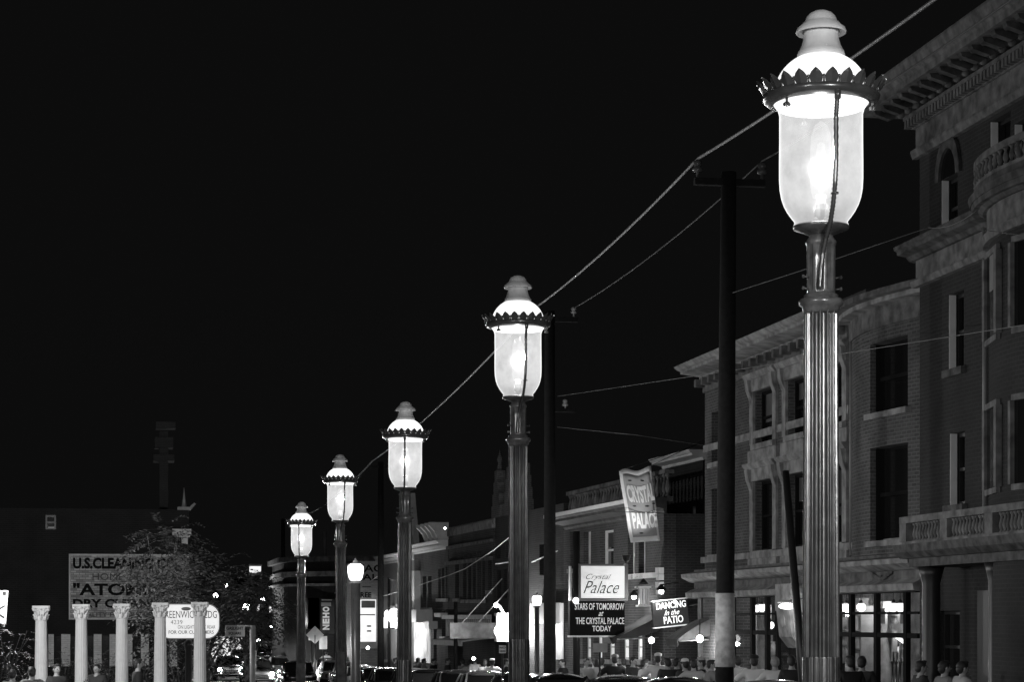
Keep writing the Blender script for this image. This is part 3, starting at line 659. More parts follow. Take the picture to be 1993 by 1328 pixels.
# outdoor flood light with its pool of light on the bracket
x, z = FB.q(1532, 1181, -.9); o = empty('wall_flood_light', fw(FB, x, -.9, z), FB.rot, 'bright oval flood light under a white shade at the shop bracket', 'lamp')
MB().ell((0, 0, 0), (.12, .2, .07), 14, 8).build('lamp_bulb', globe_m, o); MB().lathe([(.22, .07), (.20, .11), (.05, .14)], 20).build('lamp_shade', WHITE, o); MB().cyl((0, 0, .12), (0, .55, .2), .015).build('lamp_arm', BLACK, o)
pointlight((0, -.05, -.15), 30, .08, o)
for (F_, par_, u, v0, v1, n_) in ((FM, man, 1917, 1040, 440, -.08), (FB, brk, 1657, 1082, 640, -.1)):
    x = F_.x(u, n_); MB().cyl((x, n_, F_.q(u, v0, n_)[1]), (x, n_, F_.q(u, v1, n_)[1]), .05, n=8).build('downpipe', GREY, par_)
rg = random.Random(11); goods = [('vase', 'pale glazed vase', 'vase'), ('picture_frame', 'gilt framed picture', 'picture'), ('table_lamp', 'small shaded table lamp', 'lamp')]
GM = [mat('old_gilt', .3, .4, .6), mat('glazed_china', .6, .2), mat('old_print', .25, .7, 0, .7, 9), mat('parchment_shade', .5, .8)]
spots_ = [(1436, 1160, 0), (1455, 1285, 2), (1470, 1250, 1), (1474, 1205, 1), (1492, 1250, 1), (1492, 1200, 1), (1504, 1265, 0), (1548, 1200, 1), (1552, 1245, 1), (1640, 1245, 1), (1642, 1275, 0), (1652, 1210, 1), (1655, 1300, 0), (1664, 1262, 1), (1690, 1175, 1), (1695, 1210, 1), (1700, 1250, 1), (1714, 1200, 1), (1722, 1270, 2), (1735, 1215, 1), (1756, 1240, 1), (1760, 1275, 0), (1730, 1290, 0), (1748, 1278, 2)]
for i, (u, v, t) in enumerate(spots_):
    yy = rg.uniform(.5, 1.4); x, z = FB.q(u, v, yy); nm, ds, cat_ = goods[t]
    where = 'window left of the nearest post' if u < 1600 else 'window right of the nearest post'; hgt = 'high' if v < 1190 else 'at mid height' if v < 1240 else 'low'
    k = sum(1 for q in spots_[:i] if q[2] == t and (q[0] < 1600) == (u < 1600)); od = ['first', 'second', 'third', 'fourth', 'fifth', 'sixth', 'seventh', 'eighth', 'ninth', 'tenth'][k]
    o = empty(nm, fw(FB, x, yy, z), FB.rot, '%s %s, %s in the %s' % (od, ds, hgt, where), cat_, 'antiques on show')
    if t == 0: MB().lathe([(.06, -.2), (.13, -.05), (.12, .05), (.05, .16), (.08, .2)], 16).build('bowl', GM[1], o); MB().cyl((0, 0, -.2), (0, 0, zf - z), .03, n=8).build('stand', BLACK, o)
    elif t == 1:
        w_, h_ = rg.uniform(.22, .42), rg.uniform(.16, .3); fr_ = MB(); fr_.box(-w_, w_, 0, .05, h_-.05, h_).box(-w_, w_, 0, .05, -h_, -h_+.05).box(-w_, -w_+.05, 0, .05, -h_+.05, h_-.05).box(w_-.05, w_, 0, .05, -h_+.05, h_-.05); fr_.build('frame', GM[0], o)
        MB().box(-w_+.05, w_-.05, .015, .03, -h_+.05, h_-.05).build('print', GM[2], o); MB().cyl((0, .04, h_), (0, .04, zs0 + .44 - z), .006, n=4).build('hanging_wire', BLACK, o)
    else: MB().lathe([(.18, 0), (.10, .2)], 16, cap=False).build('lamp_shade', emis('lit_parchment', 1, .5), o); MB().cyl((0, 0, .05), (0, 0, zf - z), .03, n=8).build('stand', GM[0], o)
# cloth hangings and a pale column in the window
hm = mat('striped_cloth', .7, .8, 0, .4, 3)
for i, (u, va, vb, w, lab) in enumerate([(1748, 1215, 1262, .95, 'white draped cloth with dark panel hanging in the rightmost shop window'), (1640, 1202, 1228, .5, 'pale cloth hanging between post and mullion in the shop window')]):
    x, za = FB.q(u, va, .2); zb_ = FB.q(u, vb, .2)[1]; n_ = 12; mb = MB(); vs = []
    for k in range(n_+1):
        xx = -w/2 + w*k/n_; yy = .05*sin(k*1.3); vs += [(xx, yy, 0), (xx*.9, yy*1.5, (zb_-za)*(1 - .35*k/n_)), (xx, yy+.012, 0), (xx*.9, yy*1.5+.012, (zb_-za)*(1 - .35*k/n_))]
    fs = []
    for k in range(n_): a = 4*k; fs += [(a, a+4, a+5, a+1), (a+2, a+3, a+7, a+6), (a+1, a+5, a+7, a+3)]
    o = mb.add(vs, fs, True).build('hanging_cloth', hm); o.location = fw(FB, x, .25, za); o.rotation_euler = (0, 0, FB.rot); tag(o, lab, 'cloth')
for i, (u, lab) in enumerate([(1482, 'pale plaster column inside the shop behind the man in the white shirt'), (1725, 'pale plaster column beside the draped cloth in the shop')]):
    yy = .9; x = FB.x(u, yy); o = empty('plaster_column', fw(FB, x, yy, zf), 0, lab, 'column', 'plaster columns in the antique shop')
    MB().lathe([(.16, .15), (.15, .3), (.14, 2.7)], 20).build('shaft', STONE, o); MB().lathe([(.14, 2.7), (.2, 2.8), (.22, 3.0)], 8).build('capital', WHITE, o); MB().box(-.2, .2, -.2, .2, .02, .15).build('plinth', WHITE, o)
x, z = FB.q(1749, 1246, .0); o = empty('wall_sign_lamp', fw(FB, x, .05, z), FB.rot, 'slanting white fluorescent tube lamp under the draped cloth', 'lamp')
mb = MB(); mb.tube([(-.35, 0, .08), (.35, 0, -.10)], .035, 10); mb.build('fluorescent_tube', globe_m, o); MB().box(-.40, -.34, -.05, .05, -.25, .2).build('lamp_bracket', WHITE, o)
for i, u in enumerate((1737, 1744, 1752, 1759)):
    x, z = FB.q(u, 1288, .1); o = MB().lathe([(.05, -.9), (.09, -.85), (.02, -.7), (.02, -.3), (.05, -.28), (.035, -.24), (.06, -.15), (.02, 0), (.03, .05), (.01, .12)], 10).build('candlestick', mat('tarnished_brass', .25, .3, .8)); o.location = fw(FB, x, .1, z+.25)
    tag(o, ['leftmost', 'second', 'third', 'rightmost'][i] + ' of the four tall candlesticks in the rightmost shop window', 'candlestick', 'candlesticks in the shop window')
# ---------------------------------------------------------------- further along: a line bending slightly inwards
oC = FB.w(FB.x(1364, 0), 0.0)
FC = Frame(oC[0], oC[1], radians(-2.5))
def simple_building(name, u0, u1, ztop, m, label, cat, holes=[], zbot=BASE, n=0.0, depth=8.0, rest='roof', frame=CREAM, sill=None, bars=(0, 1), wdepth=.22, zshop=None, pane=PANE):
    x0, x1 = FC.x(u0, n), FC.x(u1, n); o_ = FC.w(0, n)
    b = empty(name, (o_[0], o_[1], 0), FC.rot, label, cat)
    hs = []
    for h in holes:
        ua, ub, va, vb = h[:4]; um = (ua+ub)/2
        hs.append((FC.x(ua, n), FC.x(ub, n), FC.q(um, vb, n)[1], FC.q(um, va, n)[1]))
    wall(MB(), x0, x1, zbot if zshop is None else zshop, ztop, hs).build('wall', m, b)
    for h in hs: window(b, *h, frame=frame, sill=sill, bars=bars, depth=wdepth, pane=pane)
    s_ = MB(); s_.box(x0, x0+.3, .352, depth, BASE, ztop); s_.box(x1-.3, x1, .352, depth, BASE, ztop); s_.box(x0+.3, x1-.3, depth-.3, depth, BASE, ztop); s_.build('side_wall', BRICK_D, b)
    MB().box(x0+.31, x1-.31, .36, depth-.31, ztop-.3, ztop-.15).build('roof', mat('tar_roof', .04), b)
    return b, x0, x1, hs
def cz(u, v, n=0.0): return FC.q(u, v, n)[1]
# dark gap building
zg = cz(1330, 905, 2.0)
BRICK_X = mat('blackened_brick', 0.012, 0.9, 0, 0.3, 1.2, 0.6, brick=(0.22, 0.075, 0.018, 0.008))
bgp, x0, x1, _ = simple_building('dark_brick_building', 1296, 1368, zg, BRICK_X, 'dark narrow brick building with pale gutter edge between the club and the antique shop', 'building',
    holes=[(1306, 1322, 1000, 1090), (1338, 1354, 985, 1078), (1304, 1362, 1235, 1300)], n=2.0)
cornice(bgp, x0-.25, x1+.2, zg+.3, .5, .3, CREAM, 'gutter')
# Crystal club building
zk = cz(1150, 987, -.75) - .45
clb, x0, x1, hs = simple_building('music_club_building', 1097, 1292, zk, BRICK_C, 'two storey brick club building with a white cornice line behind the marquee and banner', 'building',
    holes=[(1110, 1124, 1035, 1108), (1136, 1150, 1035, 1108), (1168, 1194, 1032, 1110), (1222, 1236, 1040, 1120), (1243, 1256, 1038, 1118), (1134, 1150, 1240, 1285), (1156, 1172, 1238, 1285), (1178, 1196, 1236, 1285), (1206, 1224, 1236, 1285), (1232, 1250, 1236, 1285), (1256, 1268, 1236, 1288)], sill=STONE, pane=PANE)
ck = cornice(clb, x0+.35, x1+.3, zk+.45, .75, .45, mat('dark_cornice', .05, .8, 0, .5, 3, .5))  # one darker tone for the whole cornice, chosen for its underside
MB().box(x0+.35, x1+.3, -.78, -.70, zk+.36, zk+.47).build('cornice_edge', WHITE, clb)
par = MB(); par.box(x0+.1, x1-.1, .1, .3, zk+.35, zk+.5); par.box(x0+.1, x1-.1, .06, .34, zk+1.15, zk+1.27); k = x0+.2
while k < x1-.2: balusters(par, [(k, .2)], zk+.5, zk+1.15, .09, 6); k += .34
par.build('parapet', STONE_D, clb)
sb = MB(); sb.box(FC.x(1214), x1, -.10, -.002, cz(1250, 1127), cz(1250, 1117)); sb.build('string_course', CREAM, clb)
zfc = g(75)+.14
lt = emis('lit_curtained_glass', 1.0, .5, .5, 2)
for h in hs[5:]:
    MB().box(h[0]+.03, h[1]-.03, .19, .215, h[2]+.03, h[3]-.03).build('lit_curtain', lt, clb)
q = MB()
for j in range(4): q.box(x1-.25-.08*(j % 2), x1+.02, -.16, -.003, cz(1296, 1158-j*14), cz(1296, 1147-j*14))
q.build('painted_quoin', WHITE, clb)
# row of darker buildings to the left
zh = cz(980, 1005)
bh, x0, x1, _ = simple_building('gabled_dark_building', 964, 1097, zh, BRICK_D, 'dark building with small stepped gables half hidden by the second lamp post', 'building',
    holes=[(968, 975, 1110, 1165), (980, 987, 1108, 1165), (992, 999, 1106, 1165), (968, 974, 1060, 1088), (984, 990, 1058, 1086), (1050, 1062, 1060, 1120)], frame=GREY)
gb = MB()
for u in (962, 985, 1008):
    xc = FC.x(u)+.5
    for j in range(4): gb.box(xc-.8+.2*j, xc+.8-.2*j, -.05, .3, zh+.45*j, zh+.45*(j+1)-.001)
    gb.lathe([(.14, 0), (.08, .3), (.12, .4), (.02, .8)], 8, c=(xc, .12, zh+1.8))
gb.build('stepped_gable', BRICK, bh)
xa_, xb_ = FC.x(1050), FC.x(1092)
MB().box(xa_, xb_, -.35, -.003, cz(1060, 1215), cz(1060, 1175)).build('fascia', WHITE, bh)
MB().box(FC.x(1084), FC.x(1097), -.05, -.004, cz(1090, 1285), cz(1090, 1175)).build('lit_shop_front', emis('lit_shop_front', 1.0, .45, .6, 1.2), bh)
zg2 = cz(875, 1022)
bg2, x0, x1, hs = simple_building('arcaded_brick_building', 873, 960, zg2-.5, BRICK_C, 'brick building with a tall arched group of windows and pale ribbed coping', 'building',
    holes=[(886, 894, 1098, 1166), (901, 908, 1082, 1168), (911, 917, 1078, 1168), (920, 926, 1074, 1168), (929, 936, 1074, 1168), (939, 944, 1080, 1168), (950, 957, 1090, 1150)], sill=STONE, frame=STONE, bars=(0, 0), zshop=cz(915, 1200))
cp_ = MB(); cp_.box(x0, x1, -.06, .3, zg2-.5, zg2-.25); k = x0
while k < x1: cp_.lathe([(.16, 0), (.16, .3)], 10, c=(k, .1, zg2-.26), ax='x'); k += .31
cp_.build('coping', STONE, bg2)
bd = MB(); bd.box(x0, x1, -.12, -.003, zg2-1.05, zg2-.93); bd.box(x0, x1, -.18, -.003, zg2-1.75, zg2-1.6); bd.build('brick_band', STONE_D, bg2)
fe = MB(); xx = x0
while xx < x1: fe.box(xx, xx+.06, -.12, -.06, cz(900, 1240), cz(900, 1206)); xx += .42
fe.box(x0, x1, -.3, -.06, cz(900, 1206), cz(900, 1198)); fe.build('shop_screen', CREAM, bg2)
MB().box(x0, x1, .36, .5, BASE, cz(915, 1200)).build('shop_back_wall', BRICK_C, bg2)
MB().extr([(-.06, cz(915, 1238)), (-1.3, cz(915, 1246)), (-1.3, cz(915, 1256)), (-1.22, cz(915, 1256)), (-1.22, cz(915, 1248)), (-.06, cz(915, 1242))], FC.x(903), x1).build('canopy', WHITE, bg2)
# white-trimmed front with bay
zf2 = cz(820, 1078)
bf2, x0, x1, hs = simple_building('bay_fronted_building', 806, 872, zf2, BRICK, 'two storey front with white pilasters, a dark bay and bracketed parapet, brightly lit below', 'building',
    holes=[(823, 831, 1122, 1184), (833, 840, 1122, 1184), (853, 858, 1108, 1166), (860, 865, 1106, 1166), (867, 871, 1104, 1166), (844, 850, 1210, 1288), (860, 868, 1190, 1240)], frame=CREAM, sill=CREAM, bars=(0, 0))
cornice(bf2, x0-.1, x1, zf2+.4, .5, .4, WHITE)
pv = MB()
for u in (811, 817): pv.box(FC.x(u)-.22, FC.x(u)+.22, -.3, -.003, cz(u, 1188), cz(u, 1112))
pv.build('pilaster', WHITE, bf2)
for u in (842, 850, 858, 866):
    x = FC.x(u); z = zf2+.42
    MB().extr([(.1, z), (-.35, z), (-.5, z+.35), (-.75, z+.62), (-.75, z+.75), (.1, z+.75)], x, x+.32).build('parapet_bracket', CREAM, bf2)
by = MB(); by.box(FC.x(800), FC.x(842), -.75, -.003, cz(826, 1212), cz(826, 1188)); by.box(FC.x(842), FC.x(852), -.4, -.003, cz(846, 1225), cz(846, 1210)); by.box(FC.x(858), FC.x(871), -.3, -.003, cz(864, 1202), cz(864, 1194)); by.build('shop_fascia', WHITE, bf2)
MB().box(FC.x(808), FC.x(838), -.06, -.004, cz(820, 1290), cz(820, 1213)).build('lit_shop_front', emis('bright_shop_front', 1.0, .42, .9, 1.3), bf2)
pointlight(((FC.x(820)), -1.6, cz(820, 1222, -1.6)), 110, .1, bf2)
# pale front behind the third lamp
zf3 = cz(770, 1096)
bf3, x0, x1, hs = simple_building('pale_terrace_front', 744, 806, zf3, GREY, 'pale terrace front with two tall windows and a pointed white gable behind the third lamp', 'building',
    holes=[(762, 768, 1128, 1180), (774, 782, 1124, 1176), (752, 757, 1236, 1285), (768, 775, 1238, 1285)], frame=WHITE, sill=WHITE)
cornice(bf3, x0-.1, x1, zf3+.4, .45, .4, CREAM)
gx = FC.x(778); MB().prism([(gx-.6, .3, zf3+.4), (gx+2.6, .3, zf3+.4), (gx+1.2, .3, zf3+3.3)], (0, .25, 0)).build('gable', CREAM, bf3)
MB().box(FC.x(766), FC.x(786), -.12, -.003, cz(776, 1285), cz(776, 1218)).build('pilaster', WHITE, bf3)
# lamps on that front
for i, (u, v, r, lab) in enumerate([(751, 1213, .26, 'lowest left globe of the cluster of lit globes by the dark pole'), (755, 1196, .18, 'small upper globe of the cluster half behind the thin pole'), (767, 1200, .34, 'largest globe of the lit cluster between pole and third lamp post'), (775, 1214, .26, 'lower right globe of the cluster beside the third lamp post'), (784, 1213, .26, 'rightmost globe of the cluster, touching the third lamp post'), (765, 1214, .22, 'globe just under the largest one of the cluster')]):
    x, z = FC.q(u, v, -.8); o = empty('globe_light', fw(FC, x, -.8, z), FC.rot, lab, 'lamp', 'cluster of lit globes on the pale front')
    MB().ell((0, 0, 0), (r, r, r*1.1), 16, 12).build('lamp_globe', globe_m, o); MB().cyl((0, .1, 0), (0, .8, .1), .03).lathe([(.1, -.02), (.1, .05)], 12, c=(0, 0, -r*1.1)).build('lamp_bracket', BLACK, o)
    if i in (0, 2, 4): pointlight((0, -r-.15, 0), 40, .1, o)
# far corner building and the painted wall
FY = WFrame(118.0)
def wq(Y, u, v): p = atY(u, v, Y); return p[0], p[2]
o = empty('corner_building', (0, 128, 0), 0, 'dark distant corner building with curved cornice bands behind the fourth and fifth lamps', 'building')
cx0, cx1 = wq(128, 560, 1000)[0], wq(128, 752, 1000)[0]; ztp = wq(128, 660, 1093)[1]
mb = MB(); R_ = 5.0; cpt = [(cx0 + R_ - R_*cos(t*pi/2/10), R_ - R_*sin(t*pi/2/10)) for t in range(11)]
foot = [(cx0, 14)] + cpt + [(cx1, 0), (cx1, 14)]
def ring_band(mb, z0, z1, out):
    pts = [(cx0-out, 14)] + [(cx0 + R_ - (R_+out)*cos(t*pi/2/10), R_ - (R_+out)*sin(t*pi/2/10)) for t in range(11)] + [(cx1, -out), (cx1, 14)]
    mb.prism([(x, y, z0) for x, y in pts], (0, 0, z1-z0))
ring_band(mb, -2.2, ztp, 0); mb.build('wall', BRICK_D, o)
mb = MB(); ring_band(mb, ztp, ztp+.3, .3); mb.build('coping', STONE_D, o)
for v0, v1 in ((1112, 1122), (1136, 1141)):
    mb = MB(); ring_band(mb, wq(128, 660, v1)[1], wq(128, 660, v0)[1], .15+.1*(v0 > 1120)); mb.build('cornice', STONE, o)
for u in (604, 616, 648, 672): 
    xw, zw_ = wq(128, u, 1195); MB().box(xw-.5, xw+.5, -.04, -.003, zw_-.9, zw_+.9).build('window', PANE, o)
mb = MB(); mb.cyl((cx0+2.4, 3, ztp+.3), (cx0+2.4, 3, ztp+1.8), .12); mb.build('vent_pipe', GREY, o)
# painted advertising wall, facing the camera
o = empty('painted_wall_building', (0, 112, 0), 0, 'pale painted side wall with FREE lettering and a brightly lit billboard under it', 'building')
xa_, za_ = wq(112, 697, 1093); xb_, zb_ = wq(112, 748, 1255)
MB().box(xa_, xb_+.6, 0, 6, -2, za_).build('wall', PAINTBRICK, o)
lettering('TAG', MATTE, o, ((xa_+xb_)/2 - .1, -.012, wq(112, 720, 1107)[1]), 1.35, .38, .02)
lettering('AL', MATTE, o, ((xa_+xb_)/2 - .05, -.012, wq(112, 720, 1124)[1]), .8, .32, .02)
lettering('FREE', MATTE, o, (wq(112, 709, 1160)[0], -.012, wq(112, 709, 1159)[1]), .72, .28, .03)
MB().box(wq(112, 709, 1)[0]-.1, wq(112, 722, 1)[0], -.012, -.003, wq(112, 709, 1144)[1], wq(112, 709, 1142)[1]).build('painted_line', BLACK, o)
sgn = empty('lit_billboard', (0, 111.6, 0), 0, 'tall glowing white billboard on the painted wall beside the dark pole', 'sign')
a_, b_ = wq(111.6, 697, 1250), wq(111.6, 732, 1168)
MB().box(a_[0], b_[0], 0, .2, a_[1], b_[1]).build('display', emis('lit_billboard_face', 1.0, .92, .12, 1.2), sgn)
MB().box(a_[0]-.05, b_[0]+.1, -.08, .25, a_[1]-.35, a_[1]-.01).build('ledge', CREAM, sgn)
MB().box(b_[0]-.75, b_[0]-.05, -.03, -.002, b_[1]-.42, b_[1]-.05).box(b_[0]-.95, b_[0]-.05, -.03, -.002, b_[1]-.8, b_[1]-.74).build('painted_panel', GREY, sgn)
MB().box(a_[0]+.45, b_[0]-.25, -.012, -.002, a_[1]+.5, a_[1]+.58).box(a_[0]+.45, b_[0]-.25, -.012, -.002, a_[1]+.75, a_[1]+.83).build('painted_bars', mat('pale_grey_paint', .4), sgn)
# ---------------------------------------------------------------- cleaning company wall at the left
YB = 86.0
o = empty('cleaning_company_building', (0, YB, 0), 0, 'large dark brick building at the left with a white painted advertisement on its wall', 'building')
xl, zl_ = wq(YB, -60, 985); xr, _ = wq(YB, 368, 985); ztop = wq(YB, 330, 992)[1]
piers = [(94, 105), (119, 137), (182, 198), (213, 230), (238, 258), (274, 290), (330, 345)]
zp0, zp1 = wq(YB, 100, 1322)[1], wq(YB, 100, 1238)[1]; edges = [wq(YB, u, 1)[0] for u in (105, 119, 137, 182, 198, 213, 230, 238, 258, 274, 290, 330)]
holes = [(edges[i], edges[i+1], zp0, zp1) for i in range(0, 12, 2)]
wa_, wb_ = wq(YB, 88, 1031), wq(YB, 109, 1003); holes.append((wa_[0], wb_[0], wa_[1], wb_[1]))
BRICK_X = mat('blackened_brick', 0.012, 0.9, 0, 0.3, 1.2, 0.6, brick=(0.22, 0.075, 0.018, 0.008))
wall(MB(), xl, xr, -2.0, ztop, holes).build('wall', BRICK_X, o)
for h in holes[:-1]: MB().box(h[0], h[1], .25, .3, h[2], h[3]).build('shop_window', PANE, o)
window(o, *holes[-1], frame=BLACK, bars=(0, 1)); cw = MB()
cw.box(holes[-1][0]+.1, holes[-1][0]+.35, .245, .254, holes[-1][2]+.1, holes[-1][3]-.5); cw.box(holes[-1][1]-.3, holes[-1][1]-.1, .245, .254, holes[-1][2]+.1, holes[-1][3]-.5); cw.build('curtain', emis('dim_lit_curtain', 1, .09), o)
pm = mat('whitewashed_pier_brick', .8, .85, 0, .15, 2, .5, brick=(.22, .085, .6, .7))
for (ua, ub) in piers: 
    MB().box(wq(YB, ua, 1)[0]+.005, wq(YB, ub, 1)[0]-.005, -.03, -.002, wq(YB, ua, 1298)[1], zp1+.05).build('painted_pier', pm, o)
s_ = MB(); s_.box(xl, xl+.3, .352, 12, -2, ztop); s_.box(xr-.3, xr, .352, 12, -2, ztop); s_.box(xl, xr, 12, 12.3, -2, ztop); s_.build('side_wall', BRICK_D, o)
MB().box(xl+.3, xr-.3, .36, 12, ztop-.4, ztop-.3).build('roof', mat('tar_roof', .04), o)
a_, b_ = wq(YB, 134, 1207), wq(YB, 374, 1080)
adm = mat('faded_white_sign_paint', .60, .85, 0, .25, 2.2, .6, brick=(.22, .085, .22, .27))
MB().box(a_[0], min(b_[0], xr), -.025, -.003, a_[1], b_[1]).build('painted_advertisement', adm, o)
bm_ = MB(); bm_.box(a_[0], xr, -.035, -.026, b_[1]-.06, b_[1]); bm_.box(a_[0], xr, -.035, -.026, a_[1], a_[1]+.06); bm_.box(a_[0], a_[0]+.06, -.035, -.026, a_[1]+.06, b_[1]-.06); bm_.build('painted_border', CREAM, o)
def adtext(s, u0, u1, va, vb, m=MATTE, bold=.03):
    p0, p1 = wq(YB, u0, vb), wq(YB, u1, va); lettering(s, m, o, ((p0[0]+p1[0])/2, -.034, (p0[1]+p1[1])/2), p1[0]-p0[0], p1[1]-p0[1], bold, depth=.006)
adtext('U.S.CLEANING CO', 142, 342, 1087, 1108, bold=.045); adtext('HOME OF THE', 180, 320, 1117, 1130, mat('faded_black_paint', .09, .9), .0)
adtext('"ATOMIC"', 142, 330, 1136, 1160, bold=.03); adtext('DRY CLEANING', 142, 340, 1167, 1184, bold=.04); adtext('QUALITY FOR OVER 50 YEARS', 146, 350, 1193, 1203, mat('faded_black_paint', .06), .01)
# tall chimney stack and corner turret on the roof
t = MB(); ca, cb = wq(YB+5, 301, 1)[0], wq(YB+5, 337, 1)[0]; z_ = lambda v: wq(YB+5, 320, v)[1]
t.box(ca+.2, cb-.2, 5, 5.8, ztop-.3, z_(840)); t.box(ca, cb, 4.8, 6, z_(872), z_(852)); t.box(ca-.05, cb+.05, 4.75, 6.05, z_(898), z_(886)); t.box(ca+.05, cb+.1, 4.9, 5.9, z_(834), z_(822)); t.build('chimney', mat('soot_black_chimney_brick', .035, .9, 0, .2, 2, .5, brick=(.22, .075, .05, .03)), o)
tu = MB(); c0 = wq(YB, 358, 1)[0]; zz = lambda v: wq(YB, 358, v)[1]
tu.box(c0-.25, c0+.25, -.35, .1, zz(994), zz(988)); tu.lathe([(.09, 0), (.05, .35), (.01, .75)], 8, c=(c0, -.1, zz(988))); tu.prism([(c0+.25, -.3, zz(994)), (c0+.45, -.3, zz(982)), (c0+.38, -.3, zz(980)), (c0+.2, -.3, zz(988))], (0, .2, 0))
tu.build('roof_finial', GREY, o); tu = MB(); tu.box(c0-.45, c0+.27, -.4, .0, zz(1043), zz(1031)); tu.box(c0-.35, c0+.22, -.35, -.001, zz(1047), zz(1044)); tu.box(c0-.1, c0+.14, -.3, -.001, zz(1060), zz(1047.5))
tu.build('corner_bracket', CREAM, o)
# ================================================================== street lamps with white globes
def make_globe_lamp(r, H, pr):
    root = empty('globe_street_lamp'); q = r/.3
    MB().lathe([(r*.60, -r*.95), (r*.78, -r*.7), (r*.93, -r*.1), (r*.97, r*.4), (r*.90, r*.8), (r*.62, r*.98)], 28).build('lamp_globe', globe_m, root)
    MB().lathe([(r*.62, r*.98), (r*.66, r*1.04), (r*.34, r*1.12), (r*.30, r*1.42), (r*.12, r*1.5), (r*.14, r*1.62), (.005, r*1.75)], 20).build('lamp_cap', GREY, root)
    MB().lathe([(r*.45, -r*1.35), (r*.78, -r*1.28), (r*.80, -r*1.22), (r*.5, -r*1.15), (r*.66, -r*.96)], 24).build('globe_holder', GREY, root)
    MB().lathe([(pr, -r*1.3), (pr*1.05, -H*.6), (pr*1.2, -H*.8), (pr*1.25, -H*.82), (pr*1.3, -H)], 20).build('post', mat('post_green', .05, .35, 0, .2, 9), root)
    return root
gl_specs = [((692, 1115), 4.15, .155, .088, 360, 'white globe lamp between the fourth and third gas lamps'), ((1045, 1170), 11.9, .15, .07, 300, 'white globe lamp just right of the second gas lamp post'), ]
for (uv, X, r, pr, w, lab) in gl_specs:
    p = atX(uv[0], uv[1], X); o = make_globe_lamp(r, p[2] - g(p[1]) - .14, pr); o.location = p; tag(o, lab, 'street lamp', 'white globe street lamps')
    shaped(pointlight((0, 0, 0), w, r*.6, o), (.8, .95, .3), (-.95, -.72, .01))
for (x, y, z, w, lab) in ((-4.6, 1.0, 4.6, 800, 'added white globe lamp left of the view, lighting the nearest post'), (-3.95, 63, 4.6, 2500, 'added white globe lamp left of the view, lighting the tree and painted wall'), (-4.2, 47, 3.4, 1300, 'added white globe lamp left of the view, lighting the columns')):  # three unseen globe lamps added to light post, sign wall, tree and columns
    o = make_globe_lamp(.2, z - g(y), .09); o.location = (x, y, z); tag(o, lab, 'street lamp', 'white globe street lamps'); 
    shaped(pointlight((0, 0, 0), w, .12, o), (.8, .95, .3), (-.95, -.72, .01))
# small bright lamps far off
star_m = emis('distant_bulb', 1.0, 30)
for (u, v, Y, r, lab) in [(576, 1209, 150, .24, 'star-bright distant bulb left of the farthest gas lamp post'), (687, 1206, 60, .05, 'bright bulb on the post of the near white globe lamp'), (975, 1229, 78, .24, 'dazzling bulb over the canopy left of the second lamp post'), (480, 1184, 140, .26, 'bright round lamp among the tree leaves'),
    (966, 1179, 80, .09, 'small round bulb at the head of the white neon arch'), (742, 1085, 106, .05, 'tiny bulb on top of the dark pole by the painted wall'), (922, 1283, 76, .06, 'small round bulb low in the crowd'), (866, 1029, 84, .04, 'tiny bulb above the bracketed parapet')]:
    p = atY(u, v, Y)
    o = empty('bulb_lamp', p, 0, lab, 'lamp', 'small bright bulbs along the street')
    MB().ell((0, 0, 0), (r, r, r), 12, 8).build('bulb', star_m, o); MB().lathe([(r*.5, r*.8), (r*.4, r*1.8), (r*.2, r*2)], 8, ax='y').build('socket', BLACK, o)
    if u in (576, 480, 975): pointlight((0, -r*1.6, 0), {576: 260, 480: 500, 975: 220}[u], .1, o)
# neon arch + glowing glass box over the canopy
o = empty('neon_arch', atY(972, 1215, 79), 0, 'curved white neon tube rising over the canopy beside the dazzling bulb', 'neon')
MB().tube([(-.1, 0, .72), (.02, 0, .62), (.14, 0, .4), (.16, 0, .1), (.14, 0, -.25)], .055, 8).build('neon_tube', emis('white_neon', 1, 1.0), o)
p = atY(1003, 1222, 79); o = empty('lit_canopy_box', p, FC.rot*0, 'glowing white glass box beside the second lamp post over the pavement', 'sign')
MB().box(-.62, .45, 0, .5, -.42, .42).build('display', emis('lit_box_face', 1, 1.4), o); MB().box(-.68, .51, -.03, .53, .421, .52).box(-.68, .51, -.03, .53, -.52, -.421).build('frame', CREAM, o)
pointlight((0, -.5, -.2), 500, .2, o)
p = atY(915, 1228, 80); o = empty('canopy_signboard', p, 0, 'pale signboard hung on two slanting stays over the white canopy', 'sign')
MB().box(-.75, 1.05, 0, .08, -.3, .28).build('board', mat('worn_grey_board', .16, .8, 0, .5, 4), o)
for x in (-.3, .3): MB().cyl((x, 0, .28), (x+1.5, .1, 1.9), .02).build('stay', CREAM, o)
# ================================================================== poles and wires
def pole(name, u, X, vtop, dia, label, arm=None, lean=0.0, group='wooden utility poles', m=WOODP, rot=0.0):
    p = atX(u, vtop, X); gz = g(p[1]) + .14; H = p[2] - gz
    o = empty(name, (p[0], p[1], gz), 0, label, 'utility pole', group)
    MB().tube([(0, 0, 0), (lean*.5, 0, H*.5), (lean, 0, H)], [dia/2*1.08, dia/2, dia/2*.86], 16).build('shaft', m, o)
    return o, H, p
def ins(mb, x, z, k=1.0):
    mb.lathe([(.02*k, 0), (.02*k, .08*k), (.07*k, .09*k), (.075*k, .13*k), (.04*k, .15*k), (.06*k, .18*k), (.055*k, .23*k), (.01*k, .25*k)], 10, c=(x, -.0, z))
INS = mat('insulator_porcelain', .12, .25)
o1, H1, p1 = pole('utility_pole', 1409, 11.9, 335, .36, 'tall wooden utility pole with a whitewashed band, right of the awnings', lean=.10)
